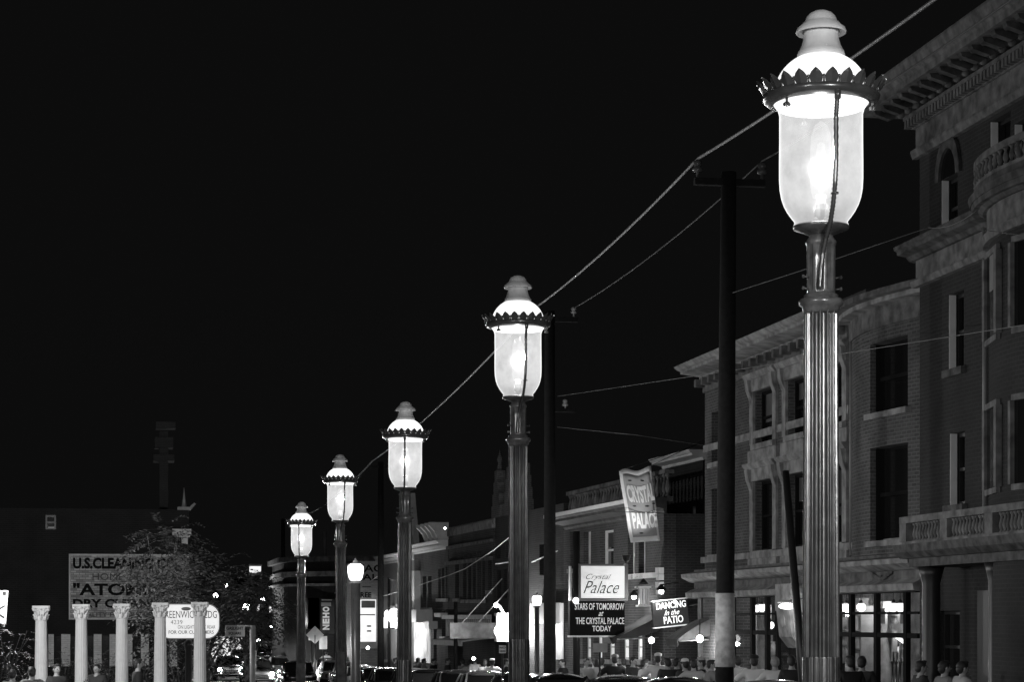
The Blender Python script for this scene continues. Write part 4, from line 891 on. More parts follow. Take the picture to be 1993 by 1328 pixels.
zb1, zb0_ = CAMZ - (1300 - HV)/97*1.0, CAMZ - (1155 - HV)/97*1.0
base = o1.location.z
MB().lathe([(.200, zb1-base), (.196, zb0_-base)], 20, c=(.022, 0, 0), cap=True).build('white_band', BANDP, o1)
ar = MB(); ar.box(-.62, .85, -.08, .06, H1-.28, H1-.14); ar.build('crossarm', WOODP, o1)
for x in (-.55, .80): m_ = MB(); ins(m_, x, H1-.14, 1.5); m_.build('insulator', INS, o1)
o2, H2, p2 = pole('utility_pole', 1070, 11.9, 606, .34, 'thick dark utility pole between second gas lamp and marquee sign')
za2 = atX(1088, 790, 11.9)[2] - o2.location.z
MB().box(-.15, .75, -.06, .06, za2-.05, za2+.05).build('crossarm', WOODP, o2)
MB().box(-.5, .8, -.08, .06, H2-.3, H2-.16).build('crossarm', WOODP, o2)
for x, z in ((.45, za2+.02), (-.4, H2-.16), (.7, H2-.16)): m_ = MB(); ins(m_, x, z, 1.2); m_.build('insulator', mat('pale_porcelain', .6, .3), o2)
o3, H3, p3 = pole('utility_pole', 741, 11.9, 900, .30, 'dark utility pole in front of the painted wall')
MB().box(-.5, .5, -.06, .06, H3-.3, H3-.18).build('crossarm', WOODP, o3)
o4, H4, p4 = pole('utility_pole', 551, 11.6, 1010, .34, 'distant dark utility pole left of the farthest gas lamp')
o5, H5, p5 = pole('utility_pole', 887, 12.1, 1172, .16, 'thin dark pole standing between the bay front and arcaded building', group=None)
tag(o5, cat='pole')
o6, H6, p6 = pole('utility_pole', 757, 12.1, 1125, .14, 'thin dark pole among the cluster of lit globes', group=None); tag(o6, cat='pole')
# leaning strut by the nearest lamp
a_, b_ = atX(1529, 918, 9.0), atX(1563, 1328, 9.0); dd = Vector(b_) - Vector(a_); e_ = Vector(a_) + dd * ((g(a_[1]) - a_[2]) / dd.z)
MB().tube([a_, tuple(e_)], .06, 12).build('leaning_pole', BLACK, label='thin black leaning pole just left of the nearest lamp post', category='pole') if False else tag(MB().tube([a_, tuple(e_)], [.05, .07], 12).build('leaning_pole', BLACK), 'thin black leaning pole just left of the nearest lamp post', 'pole')
CABLE = mat('stranded_cable', .45, .4, 0, .4, 8, .3); THIN = mat('thin_wire', .22, .5)
def cable(name, pts, r, m, label, sag=0.0, n=14):
    P = []
    for a, b in zip(pts, pts[1:]):
        a, b = Vector(a), Vector(b)
        for k in range(n):
            t = k/n; q = a.lerp(b, t); q.z -= sag*4*t*(1-t); P.append(tuple(q))
    P.append(tuple(pts[-1])); return tag(MB().tube(P, r, 6).build(name, m), label, 'wire', 'overhead wires')
A = (p1[0]-.55, p1[1], p1[2]+.25); back = atX(1775, -2, 11.6)
far_b = tuple(Vector(A) + (Vector(back) - Vector(A)) * 2.2)
cable('power_cable', [far_b, A], .030, CABLE, 'thick pale cable running past the top of the nearest lamp', .25)
B2 = (p2[0]-.4, p2[1], p2[2]+.1); cable('power_cable', [A, B2], .028, CABLE, 'pale cable sagging from the crossarm pole to the thick dark pole', .16)
B3 = (p3[0]-.4, p3[1], p3[2]+.05); cable('power_cable', [B2, B3], .03, CABLE, 'pale cable crossing behind the third gas lamp', .3)
B4 = (p4[0], p4[1], p4[2]); cable('power_cable', [B3, B4], .035, CABLE, 'faint cable sinking behind the fourth and fifth gas lamps', .8)
A2 = (p1[0]+.8, p1[1], p1[2]+.25); nb_ = atX(1934, 5, 12.9)
cable('power_cable', [tuple(Vector(A2) + (Vector(nb_) - Vector(A2)) * 1.6), A2], .018, mat('dark_cable', .12, .5), 'dim cable passing between nearest lamp and mansion cornice', .15)
cable('power_cable', [A2, (p2[0]+.7, p2[1], p2[2]+.1)], .016, mat('dark_cable', .12, .5), 'dim second cable behind the pale one', .2)
def wire(uvx, label, r=.0065, m=THIN, sag=.1): return cable('service_wire', [atX(*q) for q in uvx], r, m, label, sag, 8)
wire([(1085, 772, 11.95), (1320, 737, 12.3), (1560, 701, 12.6), (1790, 665, 12.9), (2010, 630, 13.2)], 'long thin wire from the dark pole rising gently to the right edge', sag=0)
wire([(1426, 570, 12.0), (1559, 527, 12.6), (1715, 474, 13.4), (1807, 443, 14.1)], 'thin wire from the crossarm pole to the mansion cornice', sag=0)
wire([(1807, 443, 14.1), (1900, 410, 14.2)], 'short wire end looping along the mansion cornice', sag=.1)
wire([(1905, 447, 12.8), (2010, 460, 12.8)], 'dark short wire in front of the round bay', m=BLACK, sag=0)
wire([(1085, 832, 12), (1235, 847, 13.2), (1374, 868, 15.3)], 'faint lower wire right of the thick dark pole', r=.006, sag=0)
wire([(1035, 1095, 12), (1085, 1073, 12.4)], 'bright short wire right of the second lamp post', m=WHITE, sag=0, r=.02)
wire([(815, 1140, 12.5), (875, 1120, 13.2), (905, 1108, 13.3), (960, 1072, 13.0), (994, 1044, 12.9)], 'bright wire slanting across the arcaded building', r=.018, m=WHITE, sag=0)
wire([(965, 1098, 12.8), (994, 1094, 12.9)], 'bright wire end left of the second lamp post', r=.025, m=WHITE, sag=0)
wire([(568, 1182, 11.6), (601, 1172, 11.7), (632, 1159, 11.8), (663, 1153, 11.9)], 'bright wire dipping over the vertical neon sign', r=.05, m=WHITE, sag=0)
wire([(700, 1145, 12.2), (740, 1120, 12.0), (800, 1152-10, 12.3)], 'thin wire across the painted wall', r=.02, sag=0)
wire([(742, 1162, 12.0), (800, 1145, 12.3)], 'bright wire before the pale front windows', r=.02, m=WHITE, sag=0)
# ================================================================== signs
def sign_loc(Y, u, v): return atY(u, v, Y)
YS = 62.0; p = atY(1122, 1035, YS); gz = g(YS) + .14
mq = empty('marquee_sign', (p[0], YS, gz), 0, 'dark marquee board announcing stars of tomorrow under a lit script panel', 'sign')
def L_(Y, u, v, o): q = atY(u, v, Y); return q[0] - o.location.x, q[2] - o.location.z
MB().cyl((0, 0, 0), (0, 0, p[2]-gz), .10, n=16).build('pole', BLACK, mq)
a_ = L_(YS, 1128, 1165, mq); b_ = L_(YS, 1213, 1103, mq)
lb = MB().box(a_[0], b_[0], -.16, .16, a_[1], b_[1]).build('light_box', emis('script_panel_glow', 1.0, .60, .28, 1.6), mq)
fr = MB(); 
for (x0, x1, z0, z1) in ((a_[0]-.06, b_[0]+.10, b_[1], b_[1]+.06), (a_[0]-.06, b_[0]+.10, a_[1]-.08, a_[1]), (a_[0]-.06, a_[0], a_[1], b_[1]), (b_[0], b_[0]+.10, a_[1], b_[1])): fr.box(x0, x1, -.2, .2, z0, z1)
fr.build('light_box_frame', mat('sign_metal', .2, .35, .3), mq)
scr = mat('faded_script_paint', .12)
c_ = L_(YS, 1168, 1144, mq); lettering('Palace', scr, lb, (c_[0], -.162, c_[1]), 1.05, .36, -.004, .5, name='script')
c_ = L_(YS, 1163, 1125, mq); lettering('Crystal', mat('very_faded_script', .3), lb, (c_[0], -.162, c_[1]), .75, .20, -.004, .5, name='script')
a2 = L_(YS, 1130, 1238, mq); b2 = L_(YS, 1214, 1170, mq)
bd_ = MB().box(-.22, b2[0], -.12, .12, a2[1], b2[1]-.02).build('board', MATTE, mq)
MB().box(-.24, b2[0]+.03, -.15, .15, a2[1]-.05, a2[1]-.001).build('board_trim', WHITE, mq)
LW = mat('sign_letter_paint', .62, .5); LWE = emis('lit_sign_letters', 1.0, .32)
for (s, u0, u1, v0, v1, sh) in (('STARS OF TOMORROW', 1117, 1219, 1175, 1188, 0), ('at', 1163, 1173, 1191, 1200, .5), ('THE CRYSTAL PALACE', 1119, 1221, 1203, 1216, 0), ('TODAY', 1151, 1188, 1219, 1230, 0)):
    q0, q1 = L_(YS, u0, v1, mq), L_(YS, min(u1, 1213), v0, mq)
    lettering(s, LWE, bd_, ((q0[0]+q1[0])/2, -.122, (q0[1]+q1[1])/2), q1[0]-q0[0], q1[1]-q0[1], .012, sh)
MB().ell((0, 0, 0), (.09, .09, .09), 12, 8).build('bulb', globe_m, mq, loc=(L_(YS, 1118, 1170, mq)[0], -.2, L_(YS, 1118, 1170, mq)[1]))
MB().box(L_(YS, 1108, 1105, mq)[0], L_(YS, 1111, 1105, mq)[0], -.1, .1, L_(YS, 1110, 1170, mq)[1], L_(YS, 1110, 1103, mq)[1]).build('edge_tube', CREAM, mq)
# dancing sign
YD = 60.0; c = atY(1304, 1194, YD)
dn_ = empty('dancing_sign', c, 0, 'tilted black sign reading dancing in the patio above the awnings', 'sign'); dn_.rotation_euler = (0, -radians(6), 0)
k = 1/ (FPX / (YD/cos(YAW)) ) * .985; k = (atY(1338, 1194, YD)[0] - atY(1270, 1194, YD)[0]) / 68
MB().box(-34*k, 34*k, -.08, .08, -24*k, 24*k).build('board', mat('board_black', .018), dn_)
MB().box(-35*k, 35*k, -.12, .12, 24*k+.001, 26*k).box(-35*k, 35*k, -.12, .12, -26.5*k, -24*k-.001).build('board_trim', WHITE, dn_)
LE = emis('lit_neon_letters', 1.0, .85)
lettering('DANCING', LE, dn_, (2*k, -.085, 15*k), 58*k, 13*k, .02); lettering('In the', LE, dn_, (2*k, -.085, 1*k), 30*k, 10*k, .01, .5); lettering('PATIO', LE, dn_, (4*k, -.085, -13*k), 38*k, 14*k, .02)
MB().cyl((34*k, .0, 10*k), (34*k+1.2, .1, 12*k), .03).build('wall_bracket', BLACK, dn_)
MB().ell((9*k, -.16, 20*k), (.05, .05, .05), 12, 8).build('bulb', globe_m, dn_)
# hanging banner
YBn = 59.0; cor = [atY(u, v, YBn) for u, v in ((1205, 917), (1266, 911), (1286, 1053), (1228, 1057))]
ban = empty('hanging_banner', cor[0], 0, 'tall grey cloth banner with CRYSTAL PALACE letters and a white border hung in mid-air', 'banner')
def bilin(s, t, off=0.0):
    tl, tr, br, bl = [Vector(c_) - Vector(cor[0]) for c_ in cor]
    p = tl.lerp(tr, s).lerp(bl.lerp(br, s), t); p.y += .06*sin(s*5.0 + t*3) + .03*sin(t*9) - off; p.z += .05*sin(s*8)*(1 - t); return p
def sheet(s0, s1, t0, t1, off, n=10, m=14, th=.01):
    mb = MB(); vs = []; 
    for j in range(m+1):
        for i in range(n+1): vs.append(tuple(bilin(s0+(s1-s0)*i/n, t0+(t1-t0)*j/m, off)))
    k = len(vs); vs += [(x, y+th, z) for x, y, z in vs]; fs = []
    for j in range(m):
        for i in range(n): a = j*(n+1)+i; fs.append((a, a+1, a+n+2, a+n+1)); fs.append((k+a+n+1, k+a+n+2, k+a+1, k+a))
    for i in range(n): fs += [(i, k+i, k+i+1, i+1), (m*(n+1)+i, m*(n+1)+i+1, k+m*(n+1)+i+1, k+m*(n+1)+i)]
    for j in range(m): fs += [(j*(n+1), (j+1)*(n+1), k+(j+1)*(n+1), k+j*(n+1)), (j*(n+1)+n, k+j*(n+1)+n, k+(j+1)*(n+1)+n, (j+1)*(n+1)+n)]
    return mb.add(vs, fs, True)
sheet(0, 1, 0, 1, 0).build('banner_border', mat('white_canvas', .85, .8, 0, .1, 3), ban)
sheet(.10, .93, .07, .93, .014).build('banner_cloth', mat('grey_canvas', .36, .8, 0, .3, 1.2), ban)
def bantext(s, s0, s1, t0, t1):
    o = lettering(s, mat('white_canvas', .75), ban, (0, 0, 0), 1, 1, .045, rot=(0, 0, 0), depth=0.0)
    for v in o.data.vertices: v.co = bilin(s0 + (s1-s0)*(v.co.x+.5), t0 + (t1-t0)*(.5 - v.co.y), .035)
    o.data.update()
bantext('CRYSTAL', .14, .98, .22, .46); bantext('PALACE', .16, .98, .59, .82)
for (s, t) in ((.3, .16), (.68, .15), (.3, .51), (.68, .51), (.9, .5), (.38, .88)):
    q = bilin(s, t, .02); MB().ell(tuple(q), (.06, .012, .022), 8, 4).build('wind_slit', BLACK, ban)
cable('banner_wire', [atY(1180, 996, YBn-.1), atY(1300, 1000, YBn-.1)], .012, BLACK, 'dark wire stretched across the middle of the hanging banner')
for (s, t) in ((0, 0), (1, 0)):
    q = bilin(s, t); MB().cyl(tuple(q), (q.x + (2.2 if s else 3.0), q.y+1.5, q.z + (1.0)), .01, n=5).build('guy_rope', BLACK, ban)
p = atY(1219, 1086, 57.6); o = empty('banner_fill_lamp', p, 0, 'small flood lamp added before the marquee to brighten the hanging banner', 'lamp')  # added lamp and beam that brighten the banner cloth
MB().lathe([(.02, -.12), (.09, -.08), (.13, .06)], 14, cap=False).build('reflector_can', BLACK, o); MB().ell((0, 0, -.02), (.05, .05, .05), 10, 6).build('bulb', globe_m, o); MB().cyl((0, 0, -.12), tuple(Vector(atY(1214, 1101, 62)) - Vector(p)), .02, n=6).build('lamp_arm', BLACK, o)
sl_ = bpy.data.lights.new('banner_fill_beam', 'SPOT'); sl_.energy = 150; sl_.spot_size = radians(48); sl_.spot_blend = .8; sl_.shadow_soft_size = .06
so = bpy.data.objects.new('banner_fill_beam', sl_); S.collection.objects.link(so); so.parent = o; so.location = (0, 0, .08); so.rotation_euler = (Vector(atY(1246, 985, 59)) - Vector(p)).to_track_quat('-Z', 'Y').to_euler()
# small wall lamps, lantern window box of the club
for (u, v, lab) in ((1234, 1163, 'bright downward wall lamp right of the marquee sign'), (1287, 1152, 'wall lamp shining on the white painted quoins of the club')):
    x, z = FC.q(u, v, -.5); o = empty('wall_lamp', fw(FC, x, -.5, z), FC.rot, lab, 'lamp', 'wall lamps on the club')
    MB().ell((0, 0, 0), (.08, .08, .07), 12, 8).build('bulb', emis('wall_bulb', 1, 4), o); MB().lathe([(.16, .04), (.06, .16), (.03, .2)], 14, cap=False).build('lamp_shade', BLACK, o); MB().cyl((0, 0, .18), (0, .5, .25), .02).build('lamp_arm', BLACK, o)
    pointlight((0, -.05, -.16), 32, .06, o)
x, z = FC.q(1254, 1162, -.4); o = empty('wall_lantern_case', fw(FC, x, -.4, z), 0, 'pale wooden glazed lantern case on the club wall between two wall lamps', 'lantern')
xa_, xb_, h = -.15, .15, .24
mb = MB(); mb.box(xa_-.04, xb_+.04, -.05, .38, h, h+.06); mb.box(xa_-.02, xb_+.02, -.03, .38, -h-.05, -h)
for q in (xa_, xa_*.3, xb_*.35, xb_-.035): mb.box(q, q+.035, -.02, .08, -h, h)
mb.build('case', CREAM, o); MB().box(xa_+.05, xb_-.05, .1, .3, -h+.01, h-.01).build('lit_glass', emis('dim_lantern_glow', 1, .12, .8, 4), o); MB().lathe([(.16, 0), (.08, .08), (.02, .16)], 10, c=(0, .1, h+.121)).build('cap', BLACK, o)
# awnings
CANV = mat('dark_canvas', .035, .85, 0, .25, 3)
def awning(F, u1, length, vtop, vbot, proj, label, m=CANV, drop=.2, curve=.85):
    x1 = F.x(u1, 0); zt_ = F.q(u1, vtop, 0)[1]; zb_ = F.q(u1 - 60, vbot, -proj)[1]
    o = empty('shop_awning', fw(F, x1 - length/2, 0, 0), F.rot, label, 'awning', 'dark shop awnings'); w = length/2; mb = MB(); n = 12
    cz = lambda t: zt_ + (zb_-zt_)*(t**curve); vs = []
    for k in range(n+1):
        t = k/n; y = -proj*t; vs += [(-w, y, cz(t)), (w, y, cz(t)), (-w, y+.015, cz(t)-.02), (w, y+.015, cz(t)-.02)]
    fs = []
    for k in range(n): a = 4*k; fs += [(a, a+1, a+5, a+4), (a+2, a+6, a+7, a+3)]
    mb.add(vs, fs, True); mb.build('canopy_cloth', m, o)
    H = zt_ - zb_
    for x in (-w, w):      # triangular end cloths, cut away in a curve near the wall
        top = [(x, -proj*k/n, cz(k/n)-.001) for k in range(n+1)]; low = [(x, -proj*(1 - k/n*.97), zb_ - .02 + H*.34*(k/n)**2.2) for k in range(n+1)]
        for k in range(n):
            MB_ = (top[n-k], top[n-k-1], low[k+1], low[k]); mb2 = MB().prism(MB_, (.012 if x < 0 else -.012, 0, 0)) if k == 0 else mb2.prism(MB_, (.012 if x < 0 else -.012, 0, 0))
        mb2.build('end_cloth', m, o)
    v_ = MB(); N_ = max(6, int(2*w/.3))
    for k in range(N_):
        xa = -w + 2*w*k/N_; xb = -w + 2*w*(k+1)/N_; xm = (xa+xb)/2
        v_.prism([(xa, -proj, zb_), (xb, -proj, zb_), (xb, -proj, zb_-drop*.7), (xm+(xb-xm)*.5, -proj, zb_-drop*.95), (xm, -proj, zb_-drop), (xa+(xm-xa)*.5, -proj, zb_-drop*.95), (xa, -proj, zb_-drop*.7)], (0, .015, 0))
    v_.build('valance', m, o)
    for x in (-w+.05, w-.05): MB().cyl((x, -proj+.05, zb_-.05), (x, -.05, zb_), .02, n=6).build('frame_rod', GREY, o)
    return o, zt_, zb_
aw, za_, zb_ = awning(FC, 1286, 1.5, 1196, 1243, 1.32, 'large dark awning sloping down from the club wall under the dancing sign')
o_l = pointlight((0, 0, 0), 75, .06, None); q = FC.q(1268, 1247, -.9); o = empty('awning_lamp', fw(FC, q[0], -.9, q[1]), 0, 'bright bulb under the large awning', 'lamp', 'lamps under the awnings')
MB().ell((0, 0, 0), (.09, .09, .09), 12, 8).build('bulb', emis('wall_bulb', 1, 4), o); MB().cyl((0, 0, .08), (0, 0, .5), .015).build('cord', BLACK, o); o_l.parent = o; o_l.location = (0, -.05, -.15)
aw2, *_ = awning(FB, 1400, 1.2, 1202, 1246, 1.12, 'smaller dark awning left of the banded utility pole', mat('worn_canvas', .09, .85, 0, .4, 4), curve=1.5)
q = FB.q(1362, 1244, -.7); o = empty('awning_lamp', fw(FB, q[0], -.7, q[1]), 0, 'bright bulb under the smaller awning beside the banded pole', 'lamp', 'lamps under the awnings')
MB().ell((0, 0, 0), (.10, .10, .10), 12, 8).build('bulb', emis('wall_bulb', 1, 4), o); MB().cyl((0, 0, .08), (0, 0, .5), .015).build('cord', BLACK, o); pointlight((0, -.05, -.15), 80, .06, o)
# glowing panel behind the dark ornament right of the dancing sign
p = atY(1352, 1192, 62); o = empty('lit_panel_sign', p, 0, 'glowing white panel with a dark diamond right of the dancing sign', 'sign')
MB().box(-.42, .75, 0, .1, -.55, .5).build('panel', emis('panel_glow', 1, .75, .3, 2), o); MB().prism([(-.12, -.06, .0), (.42, -.06, .55), (.95, -.06, .0), (.42, -.06, -.5)], (0, .05, 0)).build('dark_diamond', BRICK_D, o)
# small street signs
def small_sign(u, v, Y, w, h, lab, shape='rect', m=GREY, text=None, pw=.03, grp='small post signs', vbot=None):
    p = atY(u, v, Y); gz = g(Y) + .14; o = empty('street_sign', (p[0], Y, gz), 0, lab, 'sign', grp); z = p[2] - gz
    MB().cyl((0, .03, 0), (0, .03, z), pw, n=8).build('post', BLACK, o)
    if shape == 'diamond': pl = MB().prism([(0, -.02, z-h), (w, -.02, z), (0, -.02, z+h), (-w, -.02, z)], (0, .02, 0))
    else: pl = MB().box(-w, w, -.02, 0, z-h, z+h)
    pl = pl.build('plate', m, o)
    if text: 
        for i, t in enumerate(text): lettering(t, MATTE, pl, (0, -.022, z + h - (2*h)*(i+.6)/(len(text)+.2)), w*1.7, h*1.1/len(text), .02, depth=.004)
    return o
small_sign(978, 1265, 62, .10, .11, 'small parking notice on a post left of the second lamp post', text=['NO', 'PARKING'], m=CREAM)
small_sign(1168, 1262, 58, .20, .12, 'small plate on a thin post in front of the club crowd', m=GREY)
small_sign(613, 1237, 122, .50, .50, 'pale diamond shaped road sign on a post by the corner building', 'diamond', m=CREAM, pw=.06)
small_sign(606, 1244, 124, .16, .10, 'tiny pale plate beside the diamond road sign', m=CREAM, pw=.04)
small_sign(629, 1252, 123, .22, .36, 'small white notice below the vertical neon sign', m=CREAM, pw=.04)
p = atY(636, 1201, 126); o = empty('vertical_sign', p, 0, 'tall narrow sign with pale stacked letters on the dark corner building', 'sign'); k = 126/cos(YAW)/FPX
MB().box(-11*k, 15*k, 0, .3, -33*k, 33*k).build('board', mat('sign_back', .05), o)
for i, ch in enumerate('OHEN'): lettering(ch, mat('sign_cream', .6) if False else emis('soft_lit_letters', 1, .28), o, (-1.5*k, -.012, (14 - i*11.5)*k), 10*k, 13*k, .06, rot=(pi/2, -pi/2, 0))
MB().box(-11*k, 8*k, -.05, 0, 20*k, 27*k).build('top_panel', CREAM, o); MB().box(-10*k, 10*k, -.05, 0, 30.5*k, 33*k).build('top_bar', CREAM, o)
# white board on a bollard post at the left
YG = 60.0; gz = g(YG) + .14; p = atY(367, 1245, YG)
gs = empty('building_sign', (p[0], YG, gz), 0, 'white rounded lit sign reading Greenwich Bldg on a black post', 'sign'); z = p[2]-gz
MB().lathe([(.13, 0), (.12, .2), (.095, .25), (.09, z-.25), (.12, z-.2), (.12, z-.12), (.09, z-.05), (.05, z)], 20).build('post', BLACK, gs)
a_, b_ = L_(YG, 308, 1243, gs), L_(YG, 426, 1178, gs); R_ = .32; pts = [(a_[0], a_[1]), ]
pts = [(a_[0]+R_*(1-cos(t*pi/12)) , b_[1]-R_*(1-sin(t*pi/12))) for t in range(7)] + [(b_[0]-R_*(1-sin(t*pi/12)), b_[1]-R_*(1-cos(t*pi/12))) for t in range(7)] + [(b_[0]-R_*(1-cos(t*pi/12)), a_[1]+R_*(1-sin(t*pi/12))) for t in range(7)] + [(a_[0]+R_*(1-sin(t*pi/12)), a_[1]+R_*(1-cos(t*pi/12))) for t in range(7)]
bd_ = MB().prism([(x, -.06, zz_) for x, zz_ in pts], (0, .10, 0)).build('board', emis('lit_sign_face', 1, .68, .1, 2), gs)
cx_, cz_ = (a_[0]+b_[0])/2, (a_[1]+b_[1])/2
MB().prism([(cx_ + (x-cx_)*1.035, .0401, cz_ + (q-cz_)*1.06) for x, q in pts], (0, .03, 0)).build('board_rim', GREY, gs)
LG = mat('sign_grey_lettering', .10)
for (s, u0, u1, v0, v1, bo) in (('GREENWICH BLDG', 312, 422, 1190, 1204, .0), ('4239', 332, 355, 1208, 1216, -.01), ('ON LIGHTED LOT REAR', 346, 419, 1218, 1225, 0), ('FOR OUR CUSTOMERS', 328, 416, 1228, 1235, .01)):
    q0, q1 = L_(YG, u0, v1, gs), L_(YG, u1, v0, gs); lettering(s, LG, bd_, ((q0[0]+q1[0])/2, -.062, (q0[1]+q1[1])/2), q1[0]-q0[0], q1[1]-q0[1], bo, depth=.004)
qq = L_(YG, 362, 1186, gs); MB().ell((qq[0], -.062, qq[1]), (.13, .006, .05), 12, 6).build('oval_badge', GREY, bd_)
p = atY(457, 1229, 61); o = empty('lot_sign', p, 0, 'small grey sign of four text lines ending in SQUARE, under the tree', 'sign'); k = 61/cos(YAW)/FPX
pl = MB().box(-18*k, 19*k, -.02, .02, -11*k, 11*k).build('board', mat('sign_grey', .55), o)
for i, t in enumerate(('GASLIGHT', 'SQUARE')): lettering(t, MATTE, pl, (0, -.022, (5 - 10*i)*k), (32 - 8*i)*k, 6*k, .03, depth=.004)
MB().cyl((19*k, .05, 9*k), (38*k, .05, 9*k), .03).cyl((34*k, .05, 10*k), (34*k, .05, g(61)+.1-p[2]), .08, n=12).build('post', GREY, o)
# flag at the left edge
p = atY(0, 1150, 66); o = empty('flag_banner', p, 0, 'pale banner with black strokes cut by the left edge', 'banner'); k = 66/cos(YAW)/FPX
MB().prism([(-30*k, 0, 0), (15*k, 0, 0), (11*k, 0, -62*k), (-30*k, 0, -62*k)], (0, .03, 0)).build('cloth', mat('white_canvas', .75), o)
MB().box(4*k, 11*k, -.012, -.002, -9*k, -2*k).build('printed_square', BLACK, o)
MB().prism([(-3*k, -.012, -38*k), (9*k, -.012, -30*k), (9*k, -.012, -27*k), (-5*k, -.012, -35*k)], (0, .01, 0)).prism([(-3*k, -.012, -42*k), (9*k, -.012, -50*k), (7*k, -.012, -53*k), (-5*k, -.012, -45*k)], (0, .01, 0)).build('printed_stroke', BLACK, o)
MB().cyl((-30*k, .03, .4), (-30*k, .03, g(66)-p[2]+.1), .05).build('pole', BLACK, o)
# ================================================================== the row of white columns
def make_column():
    r = empty('fluted_column')
    def fl(a, z):
        t = (a * 20 / (2*pi)) % 1.0; return 1 - .07*max(0, sin(pi*t))**.6
    MB().lathe([(.165, .12), (.158, .6), (.152, 1.5), (.145, 2.2), (.132, 2.86)], 120, mod=fl, cap=False).build('shaft', WHITE, r)
    MB().lathe([(.2, .0), (.2, .05), (.17, .07), (.19, .10), (.165, .121)], 32).build('base', WHITE, r)
    c = MB(); c.lathe([(.135, 2.86), (.145, 2.875), (.13, 2.89), (.125, 3.0), (.15, 3.1), (.19, 3.17)], 32)
    for row, (nz, r0, h, ln) in enumerate(((8, .13, 2.89, .12), (8, .135, 2.99, .13))):
        for k in range(nz):
            a = 2*pi*(k + .5*row)/nz; P = []
            for j in range(5):
                t = j/4; rr = r0 + .012 + .055*t*t; zz_ = h + ln*sin(t*pi*.62); P.append((rr*cos(a), rr*sin(a), zz_))
            c.tube(P, [.022, .028, .026, .020, .012], 6)
    for k in range(4):
        a = pi/4 + k*pi/2
        for s_ in (-1, 1):
            P = [( (.12+.11*t)*cos(a + s_*.35*(1-t)), (.12+.11*t)*sin(a + s_*.35*(1-t)), 3.02 + .13*t) for t in (0, .33, .66, 1)]; c.tube(P, [.012, .016, .02, .024], 6)
        c.ell((.235*cos(a), .235*sin(a), 3.125), (.036, .036, .036), 8, 6); b2_ = k*pi/2; c.ell((.19*cos(b2_), .19*sin(b2_), 3.15), (.03, .03, .03), 8, 6)
    c.build('capital', WHITE, r)
    ab = MB(); pts = []
    for k in range(4):
        a = pi/4 + k*pi/2
        for j in range(7):
            t = j/6; q0 = Vector((.27*cos(a+.08), .27*sin(a+.08))); q1 = Vector((.27*cos(a+pi/2-.08), .27*sin(a+pi/2-.08))); m_ = q0.lerp(q1, t); m_ *= 1 - .10*sin(pi*t); pts.append((m_.x, m_.y, 3.165))
    ab.prism(pts, (0, 0, .06)); ab.build('abacus', WHITE, r)
    return r
col0 = make_column()
for i, (u, v) in enumerate(((80, 1180), (158, 1177), (237, 1176), (312, 1174), (389, 1173))):
    o = col0 if i == 0 else copy_tree(col0); p = atY(u, v, 54.0); o.location = (p[0], 54.0, p[2]-3.225)
    for_lab = ('first white fluted column from the left, standing apart from the wall sign', 'second column from the left, crossing the left part of the painted advertisement', 'third column, in the middle of the painted advertisement', 'fourth column, touching the left side of the white Greenwich sign', 'fifth and rightmost column, in front of the white Greenwich sign')[i]
    tag(o, for_lab, 'column', 'white Corinthian columns in a row')
    MB().box(-.24, .24, -.24, .24, -.9, -.001).build('plinth', WHITE, o)
